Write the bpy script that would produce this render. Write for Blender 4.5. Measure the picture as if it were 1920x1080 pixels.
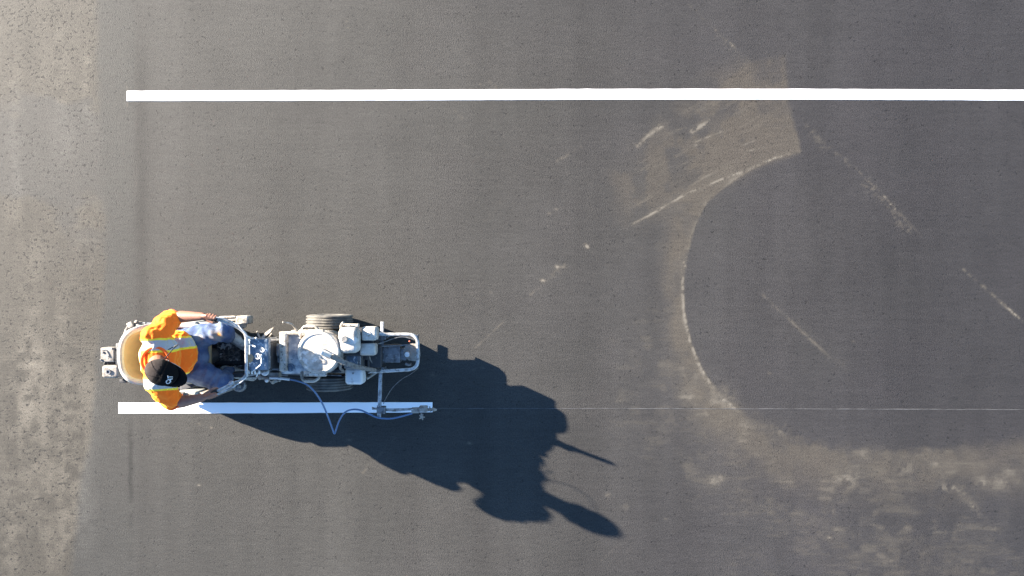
import bpy, bmesh, math, random
import numpy as np
from mathutils import Vector, Matrix, Quaternion
random.seed(7); np.random.seed(7)
sc = bpy.context.scene
for o in list(bpy.data.objects): bpy.data.objects.remove(o)

# ------------------------------------------------------------------ camera
CAMH = 6.6          # height of the drone above the asphalt, metres
PPM = 205.0         # photo pixels (1920 wide) per metre on the ground
cam = bpy.data.cameras.new('camera'); co = bpy.data.objects.new('camera', cam)
sc.collection.objects.link(co); co.location = (0, 0, CAMH)
cam.sensor_width = 36.0; cam.lens = 36.0*PPM*CAMH/1920.0
cam.clip_start = 0.1; cam.clip_end = 2000.0
sc.camera = co
sc.render.resolution_x = 1024; sc.render.resolution_y = 576

# ------------------------------------------------------------------ light
SUN_EL = math.radians(19.4); SUN_AZ_DIR = (-0.910, 0.415)
world = bpy.data.worlds.new('World'); sc.world = world; world.use_nodes = True
wn = world.node_tree; wn.nodes.clear()
sky = wn.nodes.new('ShaderNodeTexSky'); sky.sky_type = 'NISHITA'; sky.sun_disc = False
sky.sun_elevation = SUN_EL; sky.sun_rotation = math.atan2(SUN_AZ_DIR[0], SUN_AZ_DIR[1])
sky.air_density = 1.0; sky.dust_density = 0.15; sky.ozone_density = 4.6
bg = wn.nodes.new('ShaderNodeBackground'); bg.inputs['Strength'].default_value = 0.062
wo = wn.nodes.new('ShaderNodeOutputWorld')
wn.links.new(sky.outputs[0], bg.inputs[0]); wn.links.new(bg.outputs[0], wo.inputs[0])
sl = bpy.data.lights.new('sun', 'SUN'); sl.energy = 5.0; sl.angle = math.radians(0.55); sl.color = (1.0, 0.90, 0.78)
so = bpy.data.objects.new('sun', sl); sc.collection.objects.link(so)
sd = Vector((-SUN_AZ_DIR[0]*math.cos(SUN_EL), -SUN_AZ_DIR[1]*math.cos(SUN_EL), -math.sin(SUN_EL)))
so.rotation_euler = sd.to_track_quat('-Z', 'Y').to_euler(); so.location = (-8, 4, 6)
sc.view_settings.view_transform = 'Standard'; sc.view_settings.look = 'None'
sc.view_settings.gamma = 1.0; sc.view_settings.exposure = 2.85

# ------------------------------------------------------------------ helpers
def P(px, py, z=0.0):
    k = (1 - z/CAMH)/PPM
    return Vector(((px-960)*k, (540-py)*k, z))

def h3(ix, iy, iz, seed):
    n = (ix*374761393 + iy*668265263 + iz*2147483647 + seed*1274126177) & 0xffffffff
    n = ((n ^ (n >> 13))*1274126177) & 0xffffffff
    n = ((n ^ (n >> 15))*2246822519) & 0xffffffff
    return ((n ^ (n >> 16)) & 0xffff)/65535.0
def vnoise(x, y, z=None, seed=0):
    x = np.asarray(x, float); y = np.asarray(y, float)
    if z is None:
        x0 = np.floor(x).astype(np.int64); y0 = np.floor(y).astype(np.int64); fx = x-x0; fy = y-y0
        fx = fx*fx*(3-2*fx); fy = fy*fy*(3-2*fy)
        a = h3(x0, y0, 0, seed); b = h3(x0+1, y0, 0, seed); c = h3(x0, y0+1, 0, seed); d = h3(x0+1, y0+1, 0, seed)
        a = a+(b-a)*fx; c = c+(d-c)*fx; return a+(c-a)*fy
    z = np.zeros_like(x) if z is None else np.asarray(z, float)
    x0 = np.floor(x).astype(np.int64); y0 = np.floor(y).astype(np.int64); z0 = np.floor(z).astype(np.int64)
    fx = x-x0; fy = y-y0; fz = z-z0
    fx = fx*fx*(3-2*fx); fy = fy*fy*(3-2*fy); fz = fz*fz*(3-2*fz)
    def L(a, b, t): return a+(b-a)*t
    c = [[[h3(x0+i, y0+j, z0+k, seed) for k in (0, 1)] for j in (0, 1)] for i in (0, 1)]
    a = L(L(c[0][0][0], c[1][0][0], fx), L(c[0][1][0], c[1][1][0], fx), fy)
    b = L(L(c[0][0][1], c[1][0][1], fx), L(c[0][1][1], c[1][1][1], fx), fy)
    return L(a, b, fz)
def fbm(x, y, z=None, o=4, seed=0):
    s = 0; a = .5; t = 0
    for i in range(o):
        s = s + a*vnoise(x*2**i, y*2**i, None if z is None else z*2**i, seed+i*17); t += a; a *= .5
    return s/t
def sstep(a, b, x):
    t = np.clip((x-a)/(b-a), 0, 1); return t*t*(3-2*t)

# ---- materials
def mat(name, base, rough=.6, metal=0., noise=None, bump=0., bscale=60., spec=.5, extra=None, coat=0.):
    """noise: list of (colour, scale, lo, hi) layers mixed over the base by a noise ramp"""
    m = bpy.data.materials.new(name); m.use_nodes = True; nt = m.node_tree; N = nt.nodes
    b = N['Principled BSDF']; b.inputs['Roughness'].default_value = rough; b.inputs['Metallic'].default_value = metal
    b.inputs['Specular IOR Level'].default_value = spec; b.inputs['Coat Weight'].default_value = coat
    tc = N.new('ShaderNodeTexCoord'); col = None
    rgb = N.new('ShaderNodeRGB'); rgb.outputs[0].default_value = (*base, 1); col = rgb.outputs[0]
    for i, (c, s, lo, hi) in enumerate(noise or []):
        nz = N.new('ShaderNodeTexNoise'); nz.inputs['Scale'].default_value = s; nz.inputs['Detail'].default_value = 5
        nz.inputs['Roughness'].default_value = .62
        mp = N.new('ShaderNodeMapping'); mp.inputs['Location'].default_value = (3.1*i+.3, 1.7*i, 5.3*i)
        nt.links.new(tc.outputs['Object'], mp.inputs[0]); nt.links.new(mp.outputs[0], nz.inputs['Vector'])
        mr = N.new('ShaderNodeMapRange'); mr.inputs[1].default_value = lo; mr.inputs[2].default_value = hi
        nt.links.new(nz.outputs['Fac'], mr.inputs[0])
        mx = N.new('ShaderNodeMix'); mx.data_type = 'RGBA'
        nt.links.new(mr.outputs[0], mx.inputs[0]); nt.links.new(col, mx.inputs[6]); mx.inputs[7].default_value = (*c, 1)
        col = mx.outputs[2]
    if extra: col = extra(nt, tc, col)
    nt.links.new(col, b.inputs['Base Color'])
    if bump:
        nz = N.new('ShaderNodeTexNoise'); nz.inputs['Scale'].default_value = bscale; nz.inputs['Detail'].default_value = 4
        nt.links.new(tc.outputs['Object'], nz.inputs['Vector'])
        bp = N.new('ShaderNodeBump'); bp.inputs['Strength'].default_value = bump; bp.inputs['Distance'].default_value = .004
        nt.links.new(nz.outputs['Fac'], bp.inputs['Height']); nt.links.new(bp.outputs[0], b.inputs['Normal'])
    return m

M = {}
CREAM = (.40, .355, .29); GREY = (.16, .155, .15); BLUE = (.060, .090, .125)
M['cream'] = mat('dried_paint_cream', CREAM, .55, 0, [((.17, .145, .115), 14, .45, .62), ((.52, .49, .44), 22, .56, .66), ((.035, .03, .028), 34, .575, .66)], .7, 70)
M['casting'] = mat('dusty_cast_cover', (.27, .24, .20), .6, 0, [((.11, .095, .08), 18, .45, .64), ((.30, .28, .25), 30, .58, .68), ((.03, .027, .025), 42, .62, .70)], .5, 80)
M['lid'] = mat('paint_caked_lid', (.45, .41, .35), .6, 0, [((.25, .225, .19), 9, .46, .66), ((.52, .50, .46), 16, .52, .60), ((.08, .075, .07), 50, .64, .70)], .6, 60)
M['blue'] = mat('blue_panel_splashed', BLUE, .45, 0, [((.20, .25, .30), 14, .46, .66), ((.52, .54, .55), 26, .57, .64)], .4, 60)
M['tray'] = mat('splashed_tray_top', (.22, .24, .26), .5, 0, [((.50, .50, .48), 9, .42, .56), ((.06, .10, .14), 16, .58, .68)], .5, 60)
M['tube'] = mat('painted_steel_tube', (.42, .42, .41), .35, .35, [((.20, .19, .175), 26, .47, .62), ((.06, .055, .05), 50, .60, .68)], .3, 90)
M['steel'] = mat('grimy_steel', (.20, .20, .20), .42, .6, [((.07, .065, .06), 25, .45, .7), ((.34, .32, .29), 40, .58, .68)], .4, 90)
M['dark'] = mat('dark_grimy_metal', (.030, .030, .032), .6, .2, [((.10, .095, .085), 35, .6, .72)], .4, 80)
M['rubber'] = mat('tyre_rubber', (.035, .033, .032), .8, 0, [((.09, .082, .07), 12, .42, .62)], .2, 120)
M['tread'] = mat('dusty_tyre_tread', (.075, .070, .062), .85, 0, [((.13, .12, .10), 14, .42, .62)], .3, 120)
M['plate'] = mat('splattered_footplate', (.085, .074, .062), .7, .1, [((.25, .22, .19), 40, .50, .60), ((.75, .74, .70), 20, .56, .60)], .5, 90)
M['seat'] = mat('worn_cream_seat', (.27, .205, .115), .5, 0, [((.19, .145, .08), 8, .45, .7)], .15, 60)
M['seatrim'] = mat('seat_rim', (.33, .34, .31), .5, 0, [((.27, .25, .22), 14, .5, .7)], .2, 60)
M['hoseblue'] = mat('blue_hose', (.075, .135, .24), .35, 0, [((.25, .30, .36), 60, .62, .7)])
M['white'] = mat('white_plastic', (.55, .55, .53), .4, 0, [((.35, .33, .30), 30, .55, .7)])
M['grip'] = mat('black_rubber_grip', (.012, .010, .010), .6)
M['greyhose'] = mat('paint_caked_hose', (.17, .155, .135), .75, 0, [((.08, .07, .06), 30, .5, .62), ((.30, .28, .24), 50, .6, .68)], .8, 90)
M['tan'] = mat('faded_tan_sticker', (.36, .24, .13), .6, 0, [((.55, .28, .08), 60, .58, .64)])
M['orangebit'] = mat('orange_button', (.30, .07, .03), .4)
M['skin'] = mat('tanned_skin', (.25, .120, .075), .5, 0, [((.20, .085, .055), 18, .45, .7)], .25, 120)
M['cap'] = mat('black_cap_cloth', (.0035, .0035, .0042), 1.0, 0, [((.006, .0055, .005), 30, .45, .7)], .4, 200, .12)
M['capmesh'] = mat('sunlit_cap_mesh', (.022, .017, .015), .95, 0, [((.035, .028, .025), 40, .45, .7)], .4, 240, .2)  # mesh back of the cap, its sunlit brown-grey put into the colour
M['logo'] = mat('white_embroidery', (.6, .6, .6), .7)
M['hair'] = mat('short_dark_hair', (.030, .020, .014), .7, 0, [((.05, .035, .025), 60, .4, .7)], .8, 200)
M['boot'] = mat('paint_caked_boot', (.46, .42, .36), .8, 0, [((.16, .13, .10), 25, .45, .66), ((.45, .42, .38), 40, .58, .66)], .9, 60)
M['sole'] = mat('boot_sole', (.05, .045, .04), .8)
M['eye'] = mat('eye_white', (.6, .58, .55), .3)

def jeans_extra(nt, tc, col):
    N = nt.nodes
    # worn patches and an orange paint stain on the left thigh (object space of the trousers)
    for (p, r, c, f) in (((JS[0].x, JS[0].y, JS[0].z), .07, (.30, .24, .17), .75), ((JS[1].x, JS[1].y, JS[1].z), .022, (.62, .25, .04), .8), ((JS[2].x, JS[2].y, JS[2].z), .05, (.30, .26, .21), .7)):
        vm = N.new('ShaderNodeVectorMath'); vm.operation = 'DISTANCE'; vm.inputs[1].default_value = p
        nt.links.new(tc.outputs['Object'], vm.inputs[0])
        nz = N.new('ShaderNodeTexNoise'); nz.inputs['Scale'].default_value = 28; nz.inputs['Detail'].default_value = 4
        nt.links.new(tc.outputs['Object'], nz.inputs['Vector'])
        ad = N.new('ShaderNodeMath'); ad.operation = 'MULTIPLY_ADD'; ad.inputs[1].default_value = r*1.6; 
        nt.links.new(nz.outputs['Fac'], ad.inputs[0]); nt.links.new(vm.outputs['Value'], ad.inputs[2])
        mr = N.new('ShaderNodeMapRange'); mr.inputs[1].default_value = r*1.75; mr.inputs[2].default_value = r*1.1; mr.inputs[3].default_value = 0; mr.inputs[4].default_value = f
        nt.links.new(ad.outputs[0], mr.inputs[0])
        mx = N.new('ShaderNodeMix'); mx.data_type = 'RGBA'; nt.links.new(mr.outputs[0], mx.inputs[0])
        nt.links.new(col, mx.inputs[6]); mx.inputs[7].default_value = (*c, 1); col = mx.outputs[2]
    return col

# ---- mesh builder
class MB:
    def __init__(s): s.bm = bmesh.new()
    def _xf(s, vs, Mx):
        for v in vs: v.co = Mx @ v.co
    def box(s, c, size, rot=(0, 0, 0), bev=0.006, seg=2, taper=None):
        t = bmesh.new(); bmesh.ops.create_cube(t, size=1)
        for v in t.verts:
            v.co = Vector((v.co.x*size[0], v.co.y*size[1], v.co.z*size[2]))
            if taper and v.co.z > 0: v.co.x *= taper; v.co.y *= taper
        b = min(bev, min(size)*.45)
        if b > 0: bmesh.ops.bevel(t, geom=t.edges[:], offset=b, segments=seg, profile=.5, affect='EDGES')
        from mathutils import Euler
        s._add(t, Matrix.Translation(Vector(c)) @ Euler(rot).to_matrix().to_4x4()); return s
    def _add(s, t, Mx):
        me = bpy.data.meshes.new('t'); t.to_mesh(me); t.free(); me.transform(Mx); s.bm.from_mesh(me); bpy.data.meshes.remove(me)
    def lathe(s, prof, c, axis=(0, 0, 1), n=32):
        """prof: list of (r, h) along axis; closed at the ends if r is 0"""
        t = bmesh.new(); rings = []
        for r, h in prof:
            if r < 1e-6: rings.append([t.verts.new((0, 0, h))])
            else: rings.append([t.verts.new((r*math.cos(2*math.pi*i/n), r*math.sin(2*math.pi*i/n), h)) for i in range(n)])
        for a, b in zip(rings, rings[1:]):
            for i in range(n):
                j = (i+1) % n
                if len(a) == 1 and len(b) == 1: continue
                if len(a) == 1: t.faces.new((a[0], b[j], b[i]))
                elif len(b) == 1: t.faces.new((a[i], a[j], b[0]))
                else: t.faces.new((a[i], a[j], b[j], b[i]))
        bmesh.ops.recalc_face_normals(t, faces=t.faces[:])
        q = Vector((0, 0, 1)).rotation_difference(Vector(axis).normalized())
        s._add(t, Matrix.Translation(Vector(c)) @ q.to_matrix().to_4x4()); return s
    def cyl(s, a, b, r, r2=None, n=20, bev=.15):
        a = Vector(a); b = Vector(b); L = (b-a).length; r2 = r if r2 is None else r2; e = min(r, r2, L)*bev
        return s.lathe([(0, 0), (r-e, 0), (r, e), (r2, L-e), (r2-e, L), (0, L)], a, b-a, n)
    def ball(s, c, r, sx=1, sy=1, sz=1, q=None, n=2):
        t = bmesh.new(); bmesh.ops.create_icosphere(t, subdivisions=n, radius=r)
        Mx = Matrix.Translation(Vector(c)) @ ((q or Quaternion()).to_matrix().to_4x4()) @ Matrix.Diagonal((sx, sy, sz, 1))
        s._add(t, Mx); return s
    def cap(s, a, b, ra, rb, n=16):
        """tapered capsule"""
        a = Vector(a); b = Vector(b); L = (b-a).length; pr = []
        for i in range(6):
            th = math.pi/2*(1-i/5); pr.append((ra*math.cos(th), -ra*math.sin(th)))
        for i in range(6):
            th = math.pi/2*i/5; pr.append((rb*math.cos(th), L+rb*math.sin(th)))
        pr[0] = (0, -ra); pr[-1] = (0, L+rb)
        return s.lathe(pr, a, b-a if L > 1e-6 else (0, 0, 1), n)
    def tube(s, pts, r, n=10, smooth=True, rr=None, sub=6):
        pts = [Vector(p) for p in pts]
        if smooth and len(pts) > 2:
            out = []; Q = [2*pts[0]-pts[1]]+pts+[2*pts[-1]-pts[-2]]
            for i in range(1, len(Q)-2):
                for k in range(sub):
                    t = k/sub; p0, p1, p2, p3 = Q[i-1:i+3]
                    out.append(.5*((2*p1)+(p2-p0)*t+(2*p0-5*p1+4*p2-p3)*t*t+(3*p1-p0-3*p2+p3)*t**3))
            out.append(pts[-1]); pts = out
        rings = []; up = None; m = len(pts)
        for i, p in enumerate(pts):
            d = (pts[min(i+1, m-1)]-pts[max(i-1, 0)]).normalized()
            if up is None: up = d.orthogonal().normalized()
            up = (up-d*up.dot(d)).normalized(); w = d.cross(up)
            ra = r if rr is None else rr(i/(m-1))
            rings.append([s.bm.verts.new(p+(up*math.cos(2*math.pi*k/n)+w*math.sin(2*math.pi*k/n))*ra) for k in range(n)])
        for a, b in zip(rings, rings[1:]):
            for k in range(n): s.bm.faces.new((a[k], a[(k+1) % n], b[(k+1) % n], b[k]))
        s.bm.faces.new(rings[0][::-1]); s.bm.faces.new(rings[-1]); return s
    def fillet(s, pts, r, rad=.05, n=10):
        """tube with rounded corners"""
        pts = [Vector(p) for p in pts]; out = [pts[0]]
        for a, b, c in zip(pts, pts[1:], pts[2:]):
            d1 = (a-b); d2 = (c-b); k = min(rad, d1.length*.49, d2.length*.49)
            A = b+d1.normalized()*k; C = b+d2.normalized()*k
            for i in range(7):
                t = i/6; out.append(A*(1-t)**2+b*2*t*(1-t)+C*t*t)
        out.append(pts[-1]); return s.tube(out, r, n, smooth=False)
    def prism(s, pts, z0, z1, bev=.002):
        t = bmesh.new(); f = t.faces.new([t.verts.new((p[0], p[1], z0)) for p in pts])
        g = bmesh.ops.extrude_face_region(t, geom=[f]); 
        for v in g['geom']:
            if isinstance(v, bmesh.types.BMVert): v.co.z = z1
        bmesh.ops.recalc_face_normals(t, faces=t.faces[:])
        if bev: bmesh.ops.bevel(t, geom=t.edges[:], offset=bev, segments=2, affect='EDGES')
        s._add(t, Matrix.Identity(4)); return s
    def mesh(s, name):
        me = bpy.data.meshes.new(name); s.bm.to_mesh(me); s.bm.free(); return me
    def build(s, name, m, parent=None, sharp=35, fn=None):
        me = s.mesh(name); return finish(me, name, m, parent, sharp, fn)

def wpos(o):
    p = Vector(o.location)
    while o.parent: o = o.parent; p += o.location
    return p
def finish(me, name, m, parent=None, sharp=35, fn=None):
    """mesh data is in world coordinates: shift it to the object's own origin"""
    if fn: fn(me)
    o = bpy.data.objects.new(name, me); sc.collection.objects.link(o)
    n = len(me.vertices); v = np.empty(n*3, 'f'); me.vertices.foreach_get('co', v); v = v.reshape(-1, 3)
    c = Vector(((v[:, 0].min()+v[:, 0].max())/2, (v[:, 1].min()+v[:, 1].max())/2, v[:, 2].min()))
    me.transform(Matrix.Translation(-c))
    me.polygons.foreach_set('use_smooth', np.ones(len(me.polygons), bool))
    me.set_sharp_from_angle(angle=math.radians(sharp))
    for x in (m if isinstance(m, (list, tuple)) else [m]): me.materials.append(x)
    if parent: o.parent = parent; o.location = c-wpos(parent)
    else: o.location = c
    return o
def tag(o, label=None, cat=None, group=None, kind=None):
    if label: o['label'] = label
    if cat: o['category'] = cat
    if group: o['group'] = group
    if kind: o['kind'] = kind
    return o
def thing(name, loc, label, cat, group=None):
    o = bpy.data.objects.new(name, None); sc.collection.objects.link(o); o.location = loc
    o.empty_display_size = .1
    return tag(o, label, cat, group)

def remeshed(mb, voxel=.006, smooth=4, disp=None):
    """union of overlapping closed shapes as one continuous skin"""
    me = mb.mesh('tmp'); o = bpy.data.objects.new('tmp', me); sc.collection.objects.link(o)
    r = o.modifiers.new('r', 'REMESH'); r.mode = 'VOXEL'; r.voxel_size = voxel
    q = o.modifiers.new('s', 'SMOOTH'); q.iterations = smooth; q.factor = .5
    dg = bpy.context.evaluated_depsgraph_get(); dg.update()
    out = bpy.data.meshes.new_from_object(o.evaluated_get(dg))
    bpy.data.objects.remove(o); bpy.data.meshes.remove(me); out.materials.clear()
    if disp:
        n = len(out.vertices); v = np.empty(n*3, 'f'); out.vertices.foreach_get('co', v); v = v.reshape(-1, 3).astype(float)
        nr = np.empty(n*3, 'f'); out.vertices.foreach_get('normal', nr); nr = nr.reshape(-1, 3)
        v = v+nr*disp(v)[:, None]
        out.vertices.foreach_set('co', v.astype('f').ravel()); out.update()
    return out

# ================================================================== GROUND
def axis(lo, hi, step, far):
    core = np.arange(lo, hi+step/2, step)
    out = [-far, -far*.3, -far*.1, -far*.03]; return np.concatenate([[a for a in out if a < lo-1], core, [-a for a in out[::-1] if -a > hi+1]])
xs = axis(-5.0, 5.0, .0105, 600.); ys = axis(-2.9, 2.9, .0105, 600.)
nx, ny = len(xs), len(ys)
X, Y = np.meshgrid(xs, ys); PX = X*PPM+960; PY = 540-Y*PPM
XC = np.clip(X, -60, 60); YC = np.clip(Y, -60, 60)

def polyd(pts, closed=False):
    """distance (photo px) to a polyline, parameter 0..1 along it and the signed side"""
    best = np.full(PX.shape, 1e9); par = np.zeros(PX.shape); side = np.zeros(PX.shape)
    pts = [np.array(p, float) for p in pts]; n = len(pts)-1
    for i in range(n):
        a, b = pts[i], pts[i+1]; d = b-a; L2 = d@d
        t = np.clip(((PX-a[0])*d[0]+(PY-a[1])*d[1])/L2, 0, 1)
        ex = PX-a[0]-t*d[0]; ey = PY-a[1]-t*d[1]; D = np.hypot(ex, ey)
        m = D < best; best = np.where(m, D, best); par = np.where(m, (i+t)/n, par)
        side = np.where(m, np.sign(d[0]*ey-d[1]*ex), side)
    return best, par, side
n_big = fbm(XC*.7, YC*.7, seed=3); n_mid = fbm(XC*3, YC*3, seed=11); n_fine = fbm(XC*14, YC*14, seed=23)
n_v = fbm(XC*3.2, YC*.35, seed=31)           # roller bands run up and down the photo
n_h = fbm(XC*1.6, YC*26, seed=41)            # paver streaks run across it
# --- material tone: 0 = fresh dark mat, 1 = old grey pavement
wob = (fbm(XC*.2+7, YC*2.2, seed=51)-.5)*30+(n_fine-.5)*9
edge = np.interp(PY, [0, 220, 430, 560, 700, 800, 900, 1000, 1080], [182, 184, 196, 194, 176, 168, 150, 140, 128])+wob*.6
old = sstep(9, -9, PX-edge)
patch = sstep(.50, .60, fbm(XC*1.1+3, YC*1.6, seed=61)+.10*np.exp(-((PY-245)/95)**2)*1.2)*sstep(520, 380, PY)*sstep(120, 180, PY)
old_l = old*(1-.62*patch)
streak = fbm(XC*7, YC*.8, seed=71)
base = np.zeros(PX.shape+(3,))
fresh = np.array([.99, .98, .98])*np.array([0.0252, 0.0238, 0.0240]); warm = np.array([1.11, 1.12, 1.10])*np.array([0.0308, 0.0290, 0.0262]); oldc = np.array([1.05, 1.045, .955])*np.array([0.0403, 0.0360, 0.0310]); band = np.array([1.04, 1.03, .96])*np.array([0.0308, 0.0304, 0.0290])
g = sstep(1750, 600, PX+(n_big-.5)*700)[..., None]
base = fresh*(1-g)+warm*g
base *= (1+.34*(n_v-.5)+.20*(n_mid-.5)+.16*(n_h-.5)+.24*(n_big-.5)+.16*(fbm(XC*9, YC*.5, seed=37)-.5))[..., None]
bb = (sstep(258, 244, PX+(n_mid-.5)*10)*(1-.55*sstep(560, 760, PY)))[..., None]
base = base*(1-bb)+band*(1+.12*(n_mid-.5))[..., None]*bb
# dark roller seam right of the band
seam = np.exp(-((PX-266-(n_mid-.5)*8)/13)**2)*(.27+.18*fbm(XC*.3, YC*1.5, seed=81))*np.interp(PY, [0, 60, 160, 620, 760, 1080], [.2, .5, 1, .9, .4, .35])
seam2 = np.exp(-((PX-245-(n_fine-.5)*5)/5)**2)*np.interp(PY, [760, 800, 830, 900, 960, 1000, 1080], [0, .25, .5, .45, .3, .15, .1])
base *= (1-seam-seam2*sstep(.3, .55, fbm(XC*8, YC*9, seed=85)))[..., None]
oc = oldc*(1+.35*(streak-.5)+.35*(n_mid-.5)+.25*(n_fine-.5))[..., None]
greyed = np.array([0.0348, 0.0340, 0.0316])
oc = oc*(1-.7*patch[..., None])+greyed*(1+.2*(n_mid-.5))[..., None]*.7*patch[..., None]
ol = old[..., None]; base = base*(1-ol)+oc*ol
for (x0, w, y0, y1, a) in ((158, 16, 380, 560, .22), (150, 26, 650, 1020, .26), (60, 22, 470, 1000, .22), (45, 40, 640, 800, .30), (20, 18, 800, 1080, .25), (165, 10, 90, 230, .25), (120, 14, 560, 1060, .22), (90, 12, 700, 1080, .18), (30, 14, 100, 420, .15), (110, 16, 40, 300, .15)):
    k = np.exp(-((PX-x0-(n_mid-.5)*30)/w)**2)*sstep(y0-40, y0+40, PY)*sstep(y1+40, y1-40, PY)*sstep(.34, .62, n_fine*.6+streak*.4)
    base *= (1+a*2.0*k)[..., None]
base *= (1-.07*sstep(1450, 1850, PX))[..., None]
base *= (1-.35*np.exp(-((PX-1725)/50)**2)*.35-.10*np.exp(-((PX-1100)/30)**2)-.07*np.exp(-((PX-900)/18)**2))[..., None]
base *= (1+.07*np.exp(-((PX-620)/22)**2)*sstep(.3, .6, fbm(XC*1, YC*1.2, seed=91)))[..., None]

# --- dust and scrape marks
dust = np.zeros(PX.shape); tan = np.zeros(PX.shape)
def rag(s, sc_=22, lo=.38, hi=.62): return sstep(lo, hi, fbm(XC*sc_, YC*sc_, seed=s))
arc = [(1500, 285), (1455, 296), (1400, 322), (1360, 350), (1325, 380), (1303, 425), (1288, 480), (1281, 530), (1283, 580), (1295, 640), (1317, 695), (1350, 740), (1385, 770), (1430, 800), (1480, 822), (1560, 843), (1660, 850), (1780, 842), (1925, 828)]
d, t, s = polyd(arc)
ref = np.unravel_index(np.argmin(np.hypot(PX-1200, PY-540)), PX.shape)
sd_ = d*s*(1 if s[ref] > 0 else -1)                # positive on the swept side, outside the curve
soft = np.interp(t, [0, .58, .68, .8, 1], [2.5, 3, 20, 15, 12])*(.6+.8*rag(99, 6))
lft = sstep(-soft, soft, sd_+(n_fine-.5)*np.interp(t, [0, .6, .7, 1], [2, 4, 26, 22]))
clipr = sstep(5, -5, PX-np.interp(PY, [100, 190, 215, 286, 300, 330], [1470, 1478, 1484, 1502, 1560, 2400])-(n_fine-.5)*8)
lft = lft*clipr
wd = np.interp(t, [0, .18, .30, .45, .60, .68, 1], [70, 60, 34, 26, 44, 60, 75])
st = np.interp(t, [0, .2, .35, .5, .62, .70, .85, 1], [.35, .3, .50, .55, .42, .26, .20, .22])
fall = np.exp(-(d/wd)**1.6)
dust += .9*lft*fall*st*(.45+.75*rag(101, 9)*rag(103, 3, .25, .6))
dust += np.where(sd_ > 0, np.exp(-(d/6)**2), np.exp(-(d/2.0)**2))*clipr*np.interp(t, [0, .3, .36, .55, .64, .7, 1], [.6, .7, 1.15, 1.15, .75, .12, .12])*(.2+.6*rag(107, 30))
# tan fan above and below the painted line
def poly_mask(pts, soft):
    pts = np.array(pts, float); ins = np.zeros(PX.shape, bool); j = len(pts)-1
    for i in range(len(pts)):
        a, b = pts[i], pts[j]
        c = ((a[1] > PY) != (b[1] > PY)) & (PX < (b[0]-a[0])*(PY-a[1])/((b[1]-a[1])+1e-9)+a[0]); ins ^= c; j = i
    dd, _, _ = polyd(list(pts)+[pts[0]])
    return sstep(-soft, soft, np.where(ins, dd, -dd))
fan = poly_mask([(1405, 118), (1470, 106), (1478, 190), (1484, 215), (1500, 286), (1400, 322), (1300, 375), (1262, 380), (1320, 330), (1330, 250), (1330, 180)], 7)
fanl = poly_mask([(1400, 120), (1330, 150), (1240, 235), (1150, 330), (1180, 420), (1300, 375), (1400, 320), (1440, 200)], 36)
stk2 = fbm((XC*.87+YC*.5)*2.2, (-XC*.5+YC*.87)*20, seed=127)
tan += fan*np.interp(PX, [1260, 1380, 1470], [.25, .6, 1.0])*(.35+.5*rag(111, 7)+.9*sstep(.38, .68, stk2)*.6)*(1-.65*np.exp(-((PY-208)/28)**2))
tan += fanl*clipr*.65*(.2+1.0*rag(113, 6))
stk = fbm((XC*.87+YC*.5)*3.0, (-XC*.5+YC*.87)*34, seed=121)     # brushed streaks, rising to the right
dust += fanl*clipr*sstep(.54, .72, stk)*.55*(.35+.65*rag(122, 4))
def line(a, b, w, amp, seed, gap=.42, mid=None):
    global dust
    w *= .85; amp *= .85
    dd, tt, ss = polyd([a, b] if mid is None else [a, mid, b])
    dust = dust+np.exp(-((dd+(n_fine-.5)*w*.8)/w)**2)*amp*sstep(0, .06, tt)*sstep(1, .92, tt)*(.15+.85*rag(seed, 42, gap, gap+.10))*(.35+.65*rag(seed+1, 7, .35, .6))
line((1178, 425), (1400, 318), 3.2, 1.1, 131, .34, (1290, 362)); line((1400, 318), (1500, 285), 3.4, .9, 132, .36, (1455, 296))
line((1178, 425), (1400, 318), 16, .28, 133, .34, (1290, 362))
line((1285, 2), (1412, 122), 3.5, 1.0, 134, .52); line((1340, 60), (1405, 130), 8, .6, 135, .5)
line((1508, 232), (1600, 315), 6, .9, 136, .5); line((1520, 245), (1550, 285), 12, .5, 137, .45)
line((1590, 300), (1735, 450), 2.6, .85, 138, .50); line((1618, 335), (1712, 440), 13, .75, 139, .46); line((1640, 345), (1672, 385), 2.5, .9, 140, .46)
line((1800, 500), (1925, 608), 3.4, 1.1, 141, .40); line((1840, 532), (1912, 600), 4, .8, 142, .36)
line((1425, 548), (1562, 676), 3.6, .75, 143, .30); line((1440, 565), (1600, 700), 14, .25, 144, .35)
line((1755, 880), (1880, 1005), 7, .5, 145, .42); line((1785, 905), (1835, 960), 12, .5, 146, .4)
line((1042, 304), (1092, 272), 4, .8, 147, .36); line((990, 556), (1068, 492), 5, .7, 148, .44); line((1010, 528), (1064, 496), 9, .5, 149, .46)
line((888, 655), (950, 598), 2.2, .8, 150, .3); line((676, 890), (750, 812), 4, .75, 151, .40); line((1126, 1052), (1166, 1016), 3, .75, 152, .3)
line((1190, 276), (1245, 232), 7, 1.2, 153, .36); line((1290, 250), (1335, 225), 6, 1.3, 154, .34); line((1300, 268), (1360, 244), 3, 1.2, 155, .33); line((1262, 296), (1310, 270), 4, 1.3, 156, .33); line((1345, 290), (1420, 262), 2.4, 1.0, 171, .36); line((1200, 322), (1262, 300), 3, .8, 172, .36); line((1228, 258), (1290, 238), 2.4, .9, 173, .36); line((1395, 285), (1470, 268), 2.2, .9, 174, .36)
line((870, 108), (935, 170), 5, .5, 157, .42); line((900, 100), (960, 190), 9, .25, 158, .4); line((945, 375), (905, 420), 8, .3, 159, .4); line((1100, 370), (1120, 400), 8, .4, 160, .45)
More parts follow.
